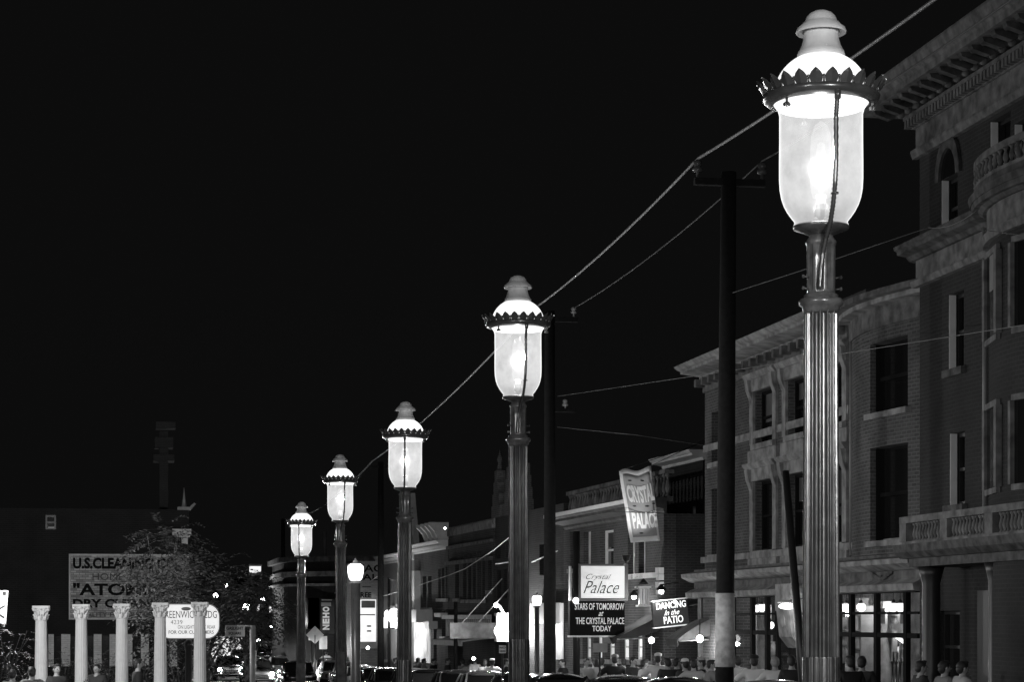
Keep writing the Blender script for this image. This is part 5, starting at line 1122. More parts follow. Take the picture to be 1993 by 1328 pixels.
# ================================================================== trees and bushes
LEAF = mat('leaf_green', .09, .5, 0, .35, 1.5); BARK = mat('tree_bark', .06, .9, 0, .3, 8, .6); LEAF_D = mat('dark_leaf', .05, .55, 0, .35, 1.5)
def frond_tree(x, y, h, crown, label, seed, trunk_r=.14, ntw=200, cat='tree', m=LEAF, name='leafy_tree', droop=.5, leaf=.10, group=None, pairs=9):
    rnd = random.Random(seed); z0 = g(y); o = empty(name, (x, y, z0), 0, label, cat, group)
    tr = MB(); cz_ = h - crown[2]; P = [(0, 0, 0), (.06, .03, h*.25), (-.04, .05, h*.5), (.05, 0, h*.75)]
    tr.tube(P, [trunk_r, trunk_r*.8, trunk_r*.55, trunk_r*.25], 10); tips = []
    for k in range(16):
        t = rnd.uniform(.28, .72); a = rnd.uniform(0, 2*pi); s_ = Vector((0, 0, h*t)); e = Vector((crown[0]*.75*cos(a)*rnd.uniform(.5, 1), crown[1]*.75*sin(a)*rnd.uniform(.5, 1), cz_ + crown[2]*rnd.uniform(-.6, .7)))
        m_ = s_.lerp(e, .5) + Vector((0, 0, .15)); tr.tube([s_, m_, e], [trunk_r*.35, trunk_r*.22, .012], 6); tips.append(e)
    tr.build('trunk', BARK, o); lf = MB()
    for k in range(ntw):
        a = rnd.uniform(0, 2*pi); ph = rnd.uniform(-1, 1); rr = rnd.uniform(.45, 1)**.5 * (0.82 + .25*sin(3*a + seed) + .12*sin(7*ph*3+a*2)); c_ = sqrt(1-ph*ph)
        b_ = Vector((crown[0]*rr*c_*cos(a), crown[1]*rr*c_*sin(a), cz_ + crown[2]*rr*ph))
        d = Vector((cos(a)*c_, sin(a)*c_, ph*.4 + rnd.uniform(-.3, .2))).normalized(); side = d.cross(Vector((0, 0, 1)))
        if side.length < .1: side = Vector((1, 0, 0))
        side.normalize(); L = rnd.uniform(.8, 1.3)*leaf*5
        for j in range(pairs):
            t = (j+1)/pairs; q = b_ + d*(L*t) + Vector((0, 0, -droop*L*t*t))
            for sg in (-1, 1):
                ld = (side*sg + d*.45 + Vector((0, 0, rnd.uniform(-.7, .1)))).normalized(); ln = leaf*rnd.uniform(.7, 1.2); w_ = ld.cross(Vector((rnd.uniform(-.5, .5), rnd.uniform(-.5, .5), 1))).normalized()*leaf*.17
                lf.add([q, q + ld*ln*.45 + w_, q + ld*ln, q + ld*ln*.45 - w_], [(0, 1, 2, 3)])
    lf.build('crown', m, o); return o
p = atY(398, 1060, 65); frond_tree(p[0], 65, 4.75, (1.65, 1.2, 1.3), 'wide leafy tree with drooping fronds over the right side of the painted advertisement', 3, ntw=500, leaf=.18)
p = atY(318, 1100, 68); frond_tree(p[0], 68, 6.1, (.85, .8, 1.1), 'taller slim tree with feathery fronds beside the corner bracket of the cleaning building', 8, trunk_r=.1, ntw=170, leaf=.18)
p = atY(480, 1150, 70); frond_tree(p[0], 70, 4.5, (1.2, 1.0, .9), 'smaller dark tree at the lit corner, right of the small grey sign', 5, ntw=230, leaf=.13)
for i, (u, v, Y, w, h, lab) in enumerate([(18, 1200, 60, .75, 3.2, 'sparkling leafy bush under the flag at the left edge'), (62, 1255, 63, .7, 2.4, 'low dark bush behind the first white column'), (186, 1265, 62, .45, 2.3, 'dark bush between the second and third white columns'), (210, 1270, 60, .4, 2.0, 'small pointed bush just left of the third white column'), (280, 1262, 61, .4, 2.2, 'dark bush between third and fourth white columns'), (125, 1262, 64, .35, 2.4, 'slim dark sapling between first and second white columns'), (345, 1260, 66, .6, 2.6, 'bright speckled bush under the Greenwich sign')]):
    p = atY(u, v, Y); H = p[2] - g(Y); frond_tree(p[0], Y, max(1.6, H), (w, w, H*.42), lab, 20+i, trunk_r=.05, ntw=130, cat='bush', m=LEAF_D, name='leafy_bush', leaf=.08, pairs=6, group='bushes along the columns')
# ================================================================== far end of the street
o = empty('striped_lit_shop', atY(405, 1285, 150), 0, 'low white shop glowing behind the tree with grey wall bays', 'building'); k = 150/cos(YAW)/FPX
em_ = emis('bright_far_shop', 1, .95, .2, .6)
MB().box(-10*k, 65*k, .5, 6, -2.2, 45*k).build('wall', WHITE, o)
for i in range(3): MB().box((4+24*i)*k, (18+24*i)*k, .3, .499, 2*k, 44*k).build('lit_window', em_, o)
MB().box(-10*k, 65*k, .1, .499, -12*k, 1.5*k).build('lit_counter', em_, o); MB().box(-12*k, 67*k, -1, 6, 45*k+.001, 48*k).build('roof', GREY, o)
def far_sign(name, u0, v0, u1, v1, Y, lab, val=.95, tex=.2, post=None, name2='panel'):
    a, b = atY(u0, v1, Y), atY(u1, v0, Y); o = empty(name, (a[0], Y, a[2]), 0, lab, 'sign', None); w, h = b[0]-a[0], b[2]-a[2]
    MB().box(0, w, 0, .4, 0, h).build('panel', emis('far_glow_%d' % int(val*100), 1, val, tex, 1.5), o); MB().box(-.05, w+.05, -.05, .45, h+.001, h+.12).box(-.05, w+.05, -.05, .45, -.12, -.001).build('frame', GREY, o)
    if post: MB().cyl((w*.5, .2, -.1), (w*.5, .2, g(Y)-a[2]), .09).build('post', BLACK, o)
    return o
far_sign('glass_light_box', 486, 1103, 508, 1116, 120, 'blocky white lit lantern sign high above the dark tree', .98, .1, True)
far_sign('theatre_sign', 524, 1182, 548, 1193, 170, 'glaring white sign panel left of the distant pole', 1.0, .1)
far_sign('theatre_sign', 530, 1196, 547, 1201, 169, 'small glaring oval panel below the glaring sign left of the distant pole', 1.0, .1)
far_sign('upright_sign', 530, 1166, 544, 1181, 171, 'dim grey sign top with ornaments above the glaring sign', .28, .5)
far_sign('upright_sign', 556, 1172, 568, 1188, 168, 'ribbed pale upright sign right of the distant pole', .5, .5)
far_sign('neon_strip', 539, 1204, 543, 1255, 172, 'tall grey lit strip on the far building left of the distant pole', .35, .4)
far_sign('neon_strip', 557, 1208, 561, 1240, 167, 'bright tall lit strip right of the distant pole', .45, .4)
far_sign('bright_shop_glass', 495, 1176, 505, 1190, 125, 'bright blurred window glow beyond the leaves', .98, .1)
for i, (u0, u1, vt, Y, lab) in enumerate([(415, 520, 1150, 205, 'dark far row house behind the small tree'), (520, 600, 1158, 190, 'dark far building behind the glaring signs'), (455, 500, 1128, 215, 'taller dark far block with a tiny lit window')]):
    a, b = atY(u0, 1300, Y), atY(u1, vt, Y); o = empty('far_building', (a[0], Y, 0), 0, lab, 'building', None)
    z1 = b[2]; W_ = b[0]-a[0]; wins_ = []
    for r_ in range(3):
        for c_ in range(4): wins_.append((W_*(c_+.3)/4, W_*(c_+.7)/4, z1 - 1.6 - 2.2*r_ - 1.2, z1 - 1.6 - 2.2*r_))
    wall(MB(), 0, W_, -2, z1, wins_).build('wall', BRICK_D, o); MB().box(-.1, W_+.1, -.2, 8, z1+.001, z1+.3).build('roof', STONE_D, o)
    for q, h in enumerate(wins_[:8]): MB().box(h[0], h[1], .2, .25, h[2], h[3]).build('window', PANE if (q*7+i) % 5 else emis('far_lit_window', 1, .25), o)
for i, (u, v, Y, r, lab) in enumerate([(512, 1168, 165, .16, 'small round light at the upper left of the far signs'), (527, 1222, 160, .10, 'tiny light low at the left of the distant pole'), (566, 1236, 150, .16, 'small light above the far cars right of the distant pole'), (440, 1140, 150, .12, 'glint of a lamp through the top of the small tree'), (420, 1160, 150, .16, 'lamp glinting through the leaves left of the small tree'), (536, 1262, 172, .14, 'tiny light above the cars on the far rise'), (604, 1275, 130, .10, 'tiny light beside the farthest lamp post, low over the cars'), (672, 1282, 120, .09, 'small light low between fourth post and white globe lamp'), (716, 1262, 108, .08, 'small light under the lit billboard'), (503, 1248, 150, .12, 'tiny light over the far cars under the small tree')]):
    p = atY(u, v, Y); o = empty('bulb_lamp', p, 0, lab, 'lamp', 'small bright bulbs along the street')
    MB().ell((0, 0, 0), (r, r, r), 10, 6).build('bulb', star_m, o); MB().lathe([(r*.5, r*.8), (r*.4, r*1.8), (r*.2, r*2)], 8, ax='y').build('socket', BLACK, o)
# ================================================================== cars
PAINTS = [mat('car_paint_black', .012, .22, coat=1.0), mat('car_paint_maroon', .05, .22, coat=1.0), mat('car_paint_grey', .18, .25, coat=1.0), mat('car_paint_cream', .5, .25, coat=1.0)]
CGLASS = mat('car_glass', .02, .04)
def make_car(paint, fins=False, lights=False):
    r = empty('parked_car')
    prof = [(-2.55, .60, .48, .80), (-2.48, .80, .36, .90), (-2.2, .88, .28, .96), (-1.6, .92, .25, .99), (-.9, .93, .22, .98), (.6, .93, .22, .97), (1.4, .92, .25, .98), (2.1, .88, .28, .95), (2.45, .78, .36, .86), (2.56, .60, .46, .76)]
    mb = MB(); vs = []; n = 16
    for (x, w, zb, zt) in prof:
        for k in range(n):
            a = 2*pi*k/n; ca, sa = cos(a), sin(a); e = .55
            yy = w*(abs(ca)**e)*(1 if ca >= 0 else -1); zz_ = (zb+zt)/2 + (zt-zb)/2*(abs(sa)**e)*(1 if sa >= 0 else -1)
            if fins and x < -1.2 and sa > .3 and abs(ca) > .3: zz_ += .13*(-x-1.2)/1.3
            vs.append((x, yy, zz_))
    fs = []
    for i in range(len(prof)-1):
        for k in range(n): fs.append((i*n+k, i*n+(k+1)%n, (i+1)*n+(k+1)%n, (i+1)*n+k))
    fs += [tuple(reversed(range(n))), tuple((len(prof)-1)*n+k for k in range(n))]
    mb.add(vs, fs, True).build('body', paint, r)
    lo = [(-1.35, .80), (.95, .80)]; hi = [(-.85, .64), (.42, .64)]; zl, zh_ = .96, 1.40
    C = [(-1.35, -.76, zl), (1.0, -.76, zl), (1.0, .76, zl), (-1.35, .76, zl), (-.85, -.62, zh_), (.40, -.62, zh_), (.40, .62, zh_), (-.85, .62, zh_)]
    for nm, f in (('side_window', (0, 1, 5, 4)), ('windscreen', (1, 2, 6, 5)), ('side_window', (2, 3, 7, 6)), ('rear_window', (3, 0, 4, 7))):
        q = [Vector(C[i]) for i in f]; nr = (q[1]-q[0]).cross(q[3]-q[0]).normalized()*-.02; MB().prism(q, nr).build(nm, CGLASS, r)
    for a_, b_ in ((0, 4), (1, 5), (2, 6), (3, 7)): MB().cyl(C[a_], C[b_], .035, n=6).build('pillar', paint, r)
    for s_ in (-1, 1): MB().cyl((-.1, .77*s_, zl), (-.15, .625*s_, zh_), .03, n=6).build('pillar', paint, r)
    rf = MB(); vs = []; st = [(-.98, .50, 1.38), (-.86, .63, 1.42), (-.5, .66, 1.485), (-.1, .66, 1.50), (.25, .65, 1.47), (.44, .60, 1.41), (.50, .45, 1.38)]; m_ = 9
    for (x, w, z) in st:
        for k in range(m_): t = -1 + 2*k/(m_-1); vs.append((x, w*t, 1.38 + (z-1.38)*(1-abs(t)**3.0)))
    N_ = len(vs); vs += [(x, y, z-.03) for x, y, z in vs]; fs = []
    for i in range(len(st)-1):
        for k in range(m_-1): a = i*m_+k; fs += [(a, a+m_, a+m_+1, a+1), (N_+a, N_+a+1, N_+a+m_+1, N_+a+m_)]
    rf.add(vs, fs, True).build('roof', paint, r)
    MB().tube([(-.86, -.64, 1.385), (.44, -.61, 1.385)], .014, 6).build('drip_rail', CHROME, r); MB().tube([(-.86, .64, 1.385), (.44, .61, 1.385)], .014, 6).build('drip_rail', CHROME, r)
    MB().tube([(-.9, -.60, 1.40), (-.94, 0, 1.44), (-.9, .60, 1.40)], .014, 6).build('rear_window_trim', CHROME, r)
    for s_ in (-1, 1):
        MB().tube([(-2.1, .895*s_, .72), (0, .94*s_, .74), (2.0, .895*s_, .72)], .014, 6).build('side_trim', CHROME, r)
        MB().lathe([(.125, -.02), (.12, .03), (.0, .05)], 16, c=(2.50, .62*s_, .70), ax='x').build('headlight', emis('lit_headlight', 1, 60) if lights else CHROME, r)
        MB().lathe([(.06, -.05), (.05, 0)], 12, c=(-2.52, .68*s_, .76), ax='x').build('tail_light', mat('tail_lens', .15, .15), r)
    for x in (2.62, -2.62):
        MB().tube([(x*.955, -.90, .46), (x*.995, -.6, .45), (x, 0, .45), (x*.995, .6, .45), (x*.955, .90, .46)], .065, 10).build('bumper', CHROME, r)
    MB().box(2.50, 2.575, -.42, .42, .50, .68).build('grille', CHROME, r); MB().box(-2.60, -2.54, -.16, .16, .56, .68).build('licence_plate', CREAM, r)
    for x in (-1.55, 1.55):
        for s_ in (-1, 1):
            w_ = MB().lathe([(.20, -.10), (.33, -.09), (.35, -.04), (.35, .04), (.33, .09), (.20, .10)], 24, c=(x, .80*s_, .35), ax='y').build('wheel', RUBBER, r)
            MB().lathe([(.20, 0), (.17, .03), (.05, .05), (.0, .05)] if s_ > 0 else [(.0, -.05), (.05, -.05), (.17, -.03), (.20, 0)], 20, c=(x, .80*s_ + .101*s_, .35), ax='y').build('hubcap', CHROME, w_)
    if lights:
        for s_ in (-1, 1): shaped(pointlight((2.75, .62*s_, .72), 380, .05, r, 'headlight_beam'), (.3, .5, .05), (-.6, -.3, .2))
    return r
protos = [make_car(PAINTS[0]), make_car(PAINTS[2], True), make_car(PAINTS[1]), make_car(PAINTS[3], True), make_car(PAINTS[0], False, True)]
used_ = [False]*5
def car(pi_, X, Y, rot, label, group='cars parked along the far kerb'):
    o = protos[pi_] if not used_[pi_] else copy_tree(protos[pi_]); used_[pi_] = True
    sl = (g(Y+2) - g(Y-2))/4; o.location = (X, Y, g(Y)+.005); o.rotation_euler = (0, -math.atan(sl)*sin(rot), rot); return tag(o, label, 'car', group)
N90 = pi/2
names = ['black car nearest the camera, right of the nearest lamp post', 'dark car under the shop window at the nearest lamp post', 'dark car just right of the banded utility pole', 'black car in front of the awnings', 'dark car in front of the club crowd under the marquee', 'dark car left of the marquee pole', 'pale car hidden behind the second lamp post', 'dark car in front of the white canopy', 'round black car between third and second lamp posts', 'dark car right beside the third lamp post', 'grey car left of the third lamp post', 'dark car below the lit billboard', 'cream car left of the painted wall', 'grey car between the fourth and fifth lamp posts', 'cream car farther on at the corner building', 'farthest cream car before the far corner']
for i, lab in enumerate(names):
    pi_ = [0, 1, 0, 2, 0, 0, 3, 1, 0, 2, 1, 0, 3, 1, 3, 3][i]; car(pi_, 10.95 + (.08 if i % 2 else -.06), 30.6 + 6.25*i, -N90 if i % 3 else N90, lab)
car(4, 7.0, 122, -N90, 'oncoming car with blazing headlights just left of the distant pole', 'cars driving on the road'); car(4, 5.9, 133, -N90, 'second oncoming car with blazing headlights, nearer to the columns', 'cars driving on the road')
car(4, 8.7, 116, N90, 'car driving away with lit headlights, behind the fourth lamp post', 'cars driving on the road'); car(4, 9.2, 158, N90, 'far car with headlights on, climbing the far rise', 'cars driving on the road')
car(3, 9.0, 132, -N90, 'pale car standing in the glare between fourth and fifth lamps', 'cars driving on the road')
car(1, 4.6, 146, N90, 'grey car at the kerb behind the glaring headlights', 'cars driving on the road')
car(2, 7.4, 146, -N90, 'dark car following the one with blazing headlights', 'cars driving on the road')
car(1, 9.0, 176, N90, 'grey car high on the far rise, left of the distant pole', 'cars on the far rise'); car(0, 11.5, 186, N90, 'black car highest on the far rise', 'cars on the far rise'); car(3, 10.3, 168, N90, 'cream car on the far rise with a bright bumper', 'cars on the far rise')
# ================================================================== people
def skin_mesh(verts, edges, radii, sub=1):
    me = bpy.data.meshes.new('tmp'); me.from_pydata(verts, edges, []); o = bpy.data.objects.new('tmp', me); S.collection.objects.link(o)
    sk = o.modifiers.new('s', 'SKIN'); sk.use_smooth_shade = True
    for i, r in enumerate(radii):
        v = me.skin_vertices[0].data[i]; v.radius = r if isinstance(r, tuple) else (r, r); v.use_root = (i == 0)
    ss = o.modifiers.new('ss', 'SUBSURF'); ss.levels = sub; ss.render_levels = sub
    dg = bpy.context.evaluated_depsgraph_get(); dg.update(); ev = o.evaluated_get(dg); m2 = bpy.data.meshes.new_from_object(ev)
    out = ([tuple(v.co) for v in m2.vertices], [tuple(p.vertices) for p in m2.polygons]); bpy.data.objects.remove(o); bpy.data.meshes.remove(me); bpy.data.meshes.remove(m2); return out
SKIN_ = mat('skin', .38, .6); EYE = mat('eye_dark', .03, .3); HAIR = mat('dark_hair', .03, .6); TROU = mat('dark_trousers', .05, .8); SHOE = mat('black_shoes', .02, .4)
CL = {'white': mat('white_shirt', .78, .8), 'light': mat('light_jacket', .45, .85), 'dark': mat('dark_jacket', .04, .85), 'grey': mat('grey_shirt', .22, .85), 'black': mat('black_coat', .015, .85), 'hair': HAIR, 'fair': mat('fair_hair', .3, .6)}
def limbs(pose):
    # pose: left/right elbow and wrist, knee and foot offsets
    J = {'pelvis': (0, 0, .93), 'waist': (0, -.005, 1.10), 'chest': (0, 0, 1.30), 'nb': (0, .01, 1.45), 'neck': (0, 0, 1.52), 'jaw': (0, -.015, 1.585), 'crown': (0, .0, 1.66)}
    for s_, q in ((-1, 'l'), (1, 'r')):
        J['sh'+q] = (.185*s_, .01, 1.405); J['el'+q] = pose['el'+q]; J['wr'+q] = pose['wr'+q]
        J['hip'+q] = (.095*s_, 0, .86); J['kn'+q] = pose['kn'+q]; J['an'+q] = pose['an'+q]; J['to'+q] = (pose['an'+q][0]+.01*s_, pose['an'+q][1]-.17, pose['an'+q][2]-.05)
    return J
E = lambda s_, x, y, z: (x*s_, y, z)
POSES = {
 'stand': dict(ell=(-.25, .03, 1.14), wrl=(-.26, -.05, .90), elr=(.25, .03, 1.14), wrr=(.26, -.05, .90), knl=(-.10, -.01, .50), anl=(-.11, .02, .09), knr=(.10, -.02, .50), anr=(.12, .02, .09)),
 'akimbo': dict(ell=(-.42, .06, 1.20), wrl=(-.22, -.05, 1.02), elr=(.42, .06, 1.20), wrr=(.22, -.05, 1.02), knl=(-.12, -.01, .50), anl=(-.16, .02, .09), knr=(.10, -.02, .50), anr=(.14, .02, .09)),
 'walk': dict(ell=(-.25, .14, 1.15), wrl=(-.25, .08, .92), elr=(.25, -.10, 1.16), wrr=(.24, -.28, 1.0), knl=(-.10, -.16, .52), anl=(-.10, -.22, .10), knr=(.10, .05, .50), anr=(.10, .26, .13)),
 'raise': dict(ell=(-.27, -.12, 1.18), wrl=(-.14, -.30, 1.32), elr=(.25, .03, 1.14), wrr=(.26, -.05, .90), knl=(-.10, -.01, .50), anl=(-.11, .02, .09), knr=(.11, -.04, .50), anr=(.13, .0, .09)),
}
def make_person_meshes(pose):
    J = limbs(POSES[pose]); P = {}
    order = ['pelvis', 'waist', 'chest', 'nb', 'neck', 'jaw', 'crown', 'shl', 'ell', 'wrl', 'shr', 'elr', 'wrr', 'hipl', 'knl', 'anl', 'tol', 'hipr', 'knr', 'anr', 'tor']
    R_ = dict(pelvis=(.155, .11), waist=(.13, .095), chest=(.165, .11), nb=(.09, .07), neck=.052, jaw=(.065, .08), crown=(.078, .095), sh=.062, el=.042, wr=.028, hip=.09, kn=.06, an=.038, to=.035)
    edges = [('pelvis', 'waist'), ('waist', 'chest'), ('chest', 'nb'), ('nb', 'neck'), ('neck', 'jaw'), ('jaw', 'crown')]
    for q in 'lr': edges += [('chest', 'sh'+q), ('sh'+q, 'el'+q), ('el'+q, 'wr'+q), ('pelvis', 'hip'+q), ('hip'+q, 'kn'+q), ('kn'+q, 'an'+q), ('an'+q, 'to'+q)]
    ix = {k: i for i, k in enumerate(order)}
    rad = [R_.get(k, R_.get(k[:-1])) for k in order]
    v, f = skin_mesh([J[k] for k in order], [(ix[a], ix[b]) for a, b in edges], rad, 1)
    b = MB(); b.add(v, f, True)
    b.ell((0, -.004, 1.625), (.076, .096, .112), 14, 10); b.tube([(0, -.09, 1.645), (0, -.118, 1.605), (0, -.10, 1.597)], [.008, .015, .010], 6)
    for s_ in (-1, 1): b.ell((.078*s_, .005, 1.62), (.012, .022, .032), 8, 6)
    b.ell((0, -.094, 1.57), (.028, .010, .007), 8, 4)
    for s_, q in ((-1, 'l'), (1, 'r')):   # hands: palm, four unequal fingers, thumb from the side
        w = Vector(J['wr'+q]); d = (w - Vector(J['el'+q])).normalized(); side = Vector((0, -1, 0)) if abs(d.y) < .7 else Vector((0, 0, 1)); side = (side - d*side.dot(d)).normalized(); nrm = d.cross(side)
        b.tube([w - d*.01, w + d*.035, w + d*.085], [.026, .036, .034], 8)
        for k, ln in enumerate((.068, .078, .072, .055)):
            st = w + d*.08 + side*(.027 - .018*k); kn = st + d*ln*.5 + nrm*s_*.006; b.tube([st, kn, kn + d*ln*.5 + nrm*s_*.022], [.0095, .009, .007], 6)
        th = w + d*.03 + side*.03; b.tube([th, th + d*.03 + side*.022, th + d*.062 + side*.026], [.011, .010, .008], 6)
    P['body'] = b
    e_ = MB()
    for s_ in (-1, 1): e_.ell((.03*s_, -.088, 1.628), (.013, .010, .009), 8, 6)
    P['eyes'] = e_
    sh = ['pelvis2', 'waist', 'chest', 'nb', 'shl', 'ell', 'shr', 'elr']; J2 = dict(J); J2['pelvis2'] = (0, 0, .90)
    J2['ell'] = tuple(Vector(J['shl']).lerp(Vector(J['ell']), .95)); J2['elr'] = tuple(Vector(J['shr']).lerp(Vector(J['elr']), .95))
    v, f = skin_mesh([J2[k] for k in sh], [(0, 1), (1, 2), (2, 3), (2, 4), (4, 5), (2, 6), (6, 7)], [(.20, .15), (.18, .14), (.21, .155), (.09, .08), .092, .072, .092, .072], 1)
    P['shirt'] = MB().add(v, f, True)
    v, f = skin_mesh([J2[k] for k in sh[:4]] + [J['shl'], J['ell'], tuple(Vector(J['ell']).lerp(Vector(J['wrl']), .9)), J['shr'], J['elr'], tuple(Vector(J['elr']).lerp(Vector(J['wrr']), .9))], [(0, 1), (1, 2), (2, 3), (2, 4), (4, 5), (5, 6), (2, 7), (7, 8), (8, 9)], [(.215, .16), (.19, .15), (.22, .16), (.10, .09), .098, .076, .056, .098, .076, .056], 1)
    P['jacket'] = MB().add(v, f, True)
    tq = ['pelvis', 'hipl', 'knl', 'anl', 'hipr', 'knr', 'anr']
    v, f = skin_mesh([J[k] for k in tq], [(0, 1), (1, 2), (2, 3), (0, 4), (4, 5), (5, 6)], [(.165, .125), .105, .08, .065, .105, .08, .065], 1)
    P['trousers'] = MB().add(v, f, True)
    P['skirt'] = MB().lathe([(.14, 1.08), (.19, .92), (.25, .7), (.31, .46)], 18)
    for q in 'lr':
        a = Vector(J['an'+q]); P['shoe'+q] = MB().ell(tuple(a + Vector((0, -.07, -.04))), (.045, .14, .045), 10, 6)
    hr = MB(); hr.ell((0, .014, 1.657), (.087, .100, .094), 14, 8); hr.ell((0, .048, 1.612), (.078, .062, .082), 12, 8); hr.ell((.01, -.05, 1.72), (.06, .05, .035), 10, 6); P['hair'] = hr
    hl = MB(); hl.ell((0, .02, 1.65), (.095, .106, .10), 14, 8); hl.ell((0, .07, 1.57), (.09, .055, .10), 12, 8); P['long_hair'] = hl
    ht = MB(); ht.lathe([(.092, 1.70), (.098, 1.72), (.09, 1.76), (.04, 1.785), (.0, 1.787)], 18, cap=False); ht.ell((0, -.09, 1.703), (.07, .06, .008), 12, 4); P['cap'] = ht
    return P
PM = {}; PR = random.Random(2)
for k_ in POSES:
    PM[k_] = {}
    for nm, mbx in make_person_meshes(k_).items():
        t_ = mbx.build(nm.rstrip('lr') if nm.startswith('shoe') else nm, SKIN_); PM[k_][nm] = t_.data; bpy.data.objects.remove(t_)
def person(X, Y, face, pose, top, label, lower='trousers', hair='hair', cap=None, jacket=False, scale=1.0, group='people on the far pavement', ground=None, lowm=None):
    z = (g(Y) + .14) if ground is None else ground
    r = empty('person', (X, Y, z), face, label, 'person', group); r.scale = (scale*PR.uniform(.97, 1.03), scale*PR.uniform(.97, 1.03), scale*PR.uniform(.955, 1.035)); r.rotation_euler = (PR.uniform(-.03, .05), PR.uniform(-.03, .03), face)
    def part(nm, key, m):
        o = bpy.data.objects.new(nm, PM[pose][key]); S.collection.objects.link(o); o.parent = r; o.material_slots[0].link = 'OBJECT'; o.material_slots[0].material = m; return o
    part('body', 'body', SKIN_); part('eyes', 'eyes', EYE); part('jacket' if jacket else 'shirt', 'jacket' if jacket else 'shirt', CL[top])
    part(lower, lower, lowm or (TROU if lower == 'trousers' else CL[top])); part('shoe', 'shoel', SHOE); part('shoe', 'shoer', SHOE)
    part('hair', hair, CL['fair'] if (label.find('fair') >= 0) else HAIR)
    if cap: part('cap', 'cap', CL[cap])
    return r
def P_(u, X, face, pose, top, label, **kw):
    Y = X / tan(YAW + atan((u - CU)/FPX)); return person(X, Y, radians(face), pose, top, label, **kw)
G1 = 'crowd in front of the club'
P_(1068, 14.2, 80, 'stand', 'white', 'person in white shirt at the left end of the club crowd, beside the dark pole', group=G1)
P_(1097, 13.4, -80, 'stand', 'black', 'dark clothed person left of the marquee pole', jacket=True, group=G1)
P_(1140, 13.2, 20, 'stand', 'light', 'person in light jacket just right of the marquee pole', jacket=True, group=G1)
P_(1156, 13.6, -160, 'akimbo', 'light', 'person in pale blouse with dark long hair under the marquee board', hair='long_hair', lower='skirt', group=G1)
P_(1171, 13.9, 150, 'stand', 'grey', 'person in grey shirt behind the thin sign post', group=G1)
P_(1193, 13.1, 170, 'akimbo', 'black', 'broad person in black coat and dark cap right of the thin sign post', jacket=True, cap='grey', group=G1, scale=1.04)
P_(1216, 13.8, 180, 'stand', 'grey', 'dark haired person in grey shirt below the awning corner', group=G1)
P_(1228, 13.3, 40, 'stand', 'dark', 'person in dark jacket under the middle of the large awning', jacket=True, group=G1)
P_(1251, 13.2, 100, 'raise', 'white', 'person in white shirt under the large awning with one hand raised', group=G1)
P_(1281, 13.3, 160, 'akimbo', 'white', 'person in white top and white cap below the dancing sign', cap='white', group=G1, scale=1.04)
P_(1300, 13.0, 190, 'stand', 'dark', 'person in dark jacket right of the white capped one below the dancing sign', jacket=True, group=G1)
P_(1318, 13.5, 120, 'stand', 'black', 'dark person between the two awnings', jacket=True, group=G1)
P_(1334, 13.3, 200, 'stand', 'dark', 'person with a white cap and dark jacket at the smaller awning', cap='white', jacket=True, group=G1)
P_(1349, 13.0, 170, 'akimbo', 'light', 'pale blurred person under the smaller awning, nearest its bulb', group=G1)
P_(1366, 13.6, -100, 'stand', 'black', 'black coated person with a pale cap under the smaller awning', jacket=True, cap='light', group=G1)
P_(1383, 13.2, 90, 'raise', 'grey', 'person in grey shirt raising a hand beside the banded pole', group=G1)
G2 = 'people before the antique shop'
P_(1440, 13.6, 180, 'walk', 'light', 'person in light shirt bending forward right of the banded pole', group=G2)
P_(1466, 13.2, 170, 'akimbo', 'white', 'person in white shirt and dark cap with hands on hips at the shop window', cap='black', group=G2, scale=1.06)
P_(1512, 13.0, 175, 'akimbo', 'white', 'fair haired person in white shirt looking into the shop window', group=G2, scale=1.05)
P_(1543, 13.2, 160, 'stand', 'black', 'person in black coat tight against the left of the nearest lamp post', jacket=True, group=G2)
P_(1652, 12.9, 180, 'stand', 'black', 'dark person with back turned right of the nearest lamp post', jacket=True, group=G2, scale=1.05)
P_(1676, 13.4, 150, 'stand', 'dark', 'person in dark jacket at the shelves in the shop window', jacket=True, group=G2)
P_(1788, 13.0, 90, 'walk', 'dark', 'dim dark person walking past the end of the antique shop', jacket=True, group=G2)
P_(1842, 13.1, 100, 'walk', 'grey', 'left one of two dim people before the mansion porch', group=G2); P_(1872, 13.2, 95, 'walk', 'light', 'right one of two dim people before the mansion porch', group=G2, jacket=True)
G3 = 'people by the white canopy'
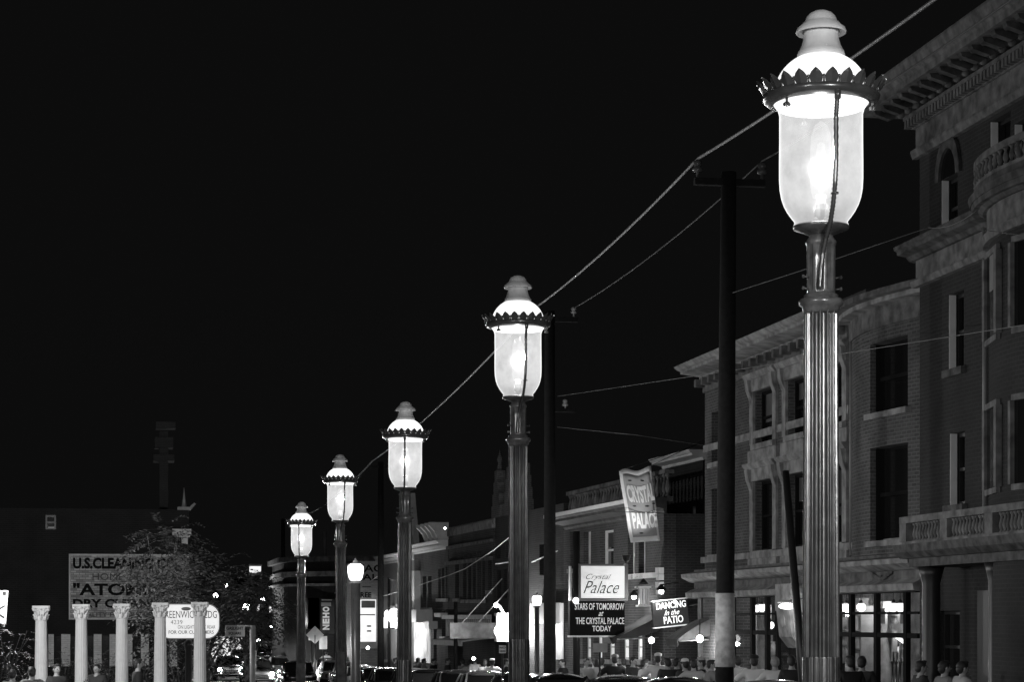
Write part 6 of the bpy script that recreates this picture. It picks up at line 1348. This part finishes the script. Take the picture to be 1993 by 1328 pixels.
for (u, X, f, ps, tp, lab, kw) in [(812, 12.9, 120, 'stand', 'dark', 'dark person right of the third lamp post', dict(jacket=True)), (826, 12.7, 90, 'raise', 'grey', 'grey shirted person at the bright shop front', {}), (842, 12.9, 60, 'stand', 'black', 'dark person left of the thin dark pole', dict(jacket=True)), (872, 12.8, 70, 'stand', 'dark', 'dark person right of the round black car', dict(jacket=True)),
    (900, 12.9, 190, 'stand', 'grey', 'person in grey shirt left of the group below the canopy', {}), (912, 13.0, 150, 'akimbo', 'light', 'person in light shirt in the group below the canopy', {}), (928, 12.8, 200, 'stand', 'white', 'person in white shirt in the middle of the group below the canopy', {}), (944, 12.9, 160, 'stand', 'light', 'person in pale shirt below the canopy corner', dict(hair='long_hair')), (958, 12.7, 180, 'akimbo', 'white', 'person in white cap at the right of the canopy group', dict(cap='white')), (987, 12.9, 90, 'stand', 'black', 'dark person tight against the second lamp post', dict(jacket=True)), (770, 12.6, 90, 'walk', 'dark', 'dark person left of the third lamp post', dict(jacket=True))]:
    P_(u, X, f, ps, tp, lab, group=G3, **kw)
def PY(u, Y, face, pose, top, label, **kw):
    p = atY(u, 1300, Y); return person(p[0], Y, radians(face), pose, top, label, ground=g(Y)+.1, **kw)
G4 = 'people on the plaza at the left'
PY(22, 47, 170, 'stand', 'grey', 'dim broad person at the lower left corner', group=G4, jacket=True, scale=.93); PY(62, 46, 200, 'akimbo', 'grey', 'dim person between the left corner and the first column', group=G4, scale=.93)
PY(112, 50, 30, 'stand', 'dark', 'dark person between first and second columns', group=G4, jacket=True, scale=.98); PY(186, 52, -20, 'raise', 'dark', 'dark person between second and third columns', group=G4, scale=.98); PY(268, 51, 100, 'stand', 'black', 'black coated person between third and fourth columns', group=G4, jacket=True)
PY(635, 124, 150, 'akimbo', 'white', 'person in white shirt standing behind the cars at the far corner', group='people at the far corner', scale=1.05); PY(659, 124, 90, 'stand', 'light', 'person in light jacket at the far corner by the fourth lamp post', group='people at the far corner', jacket=True)
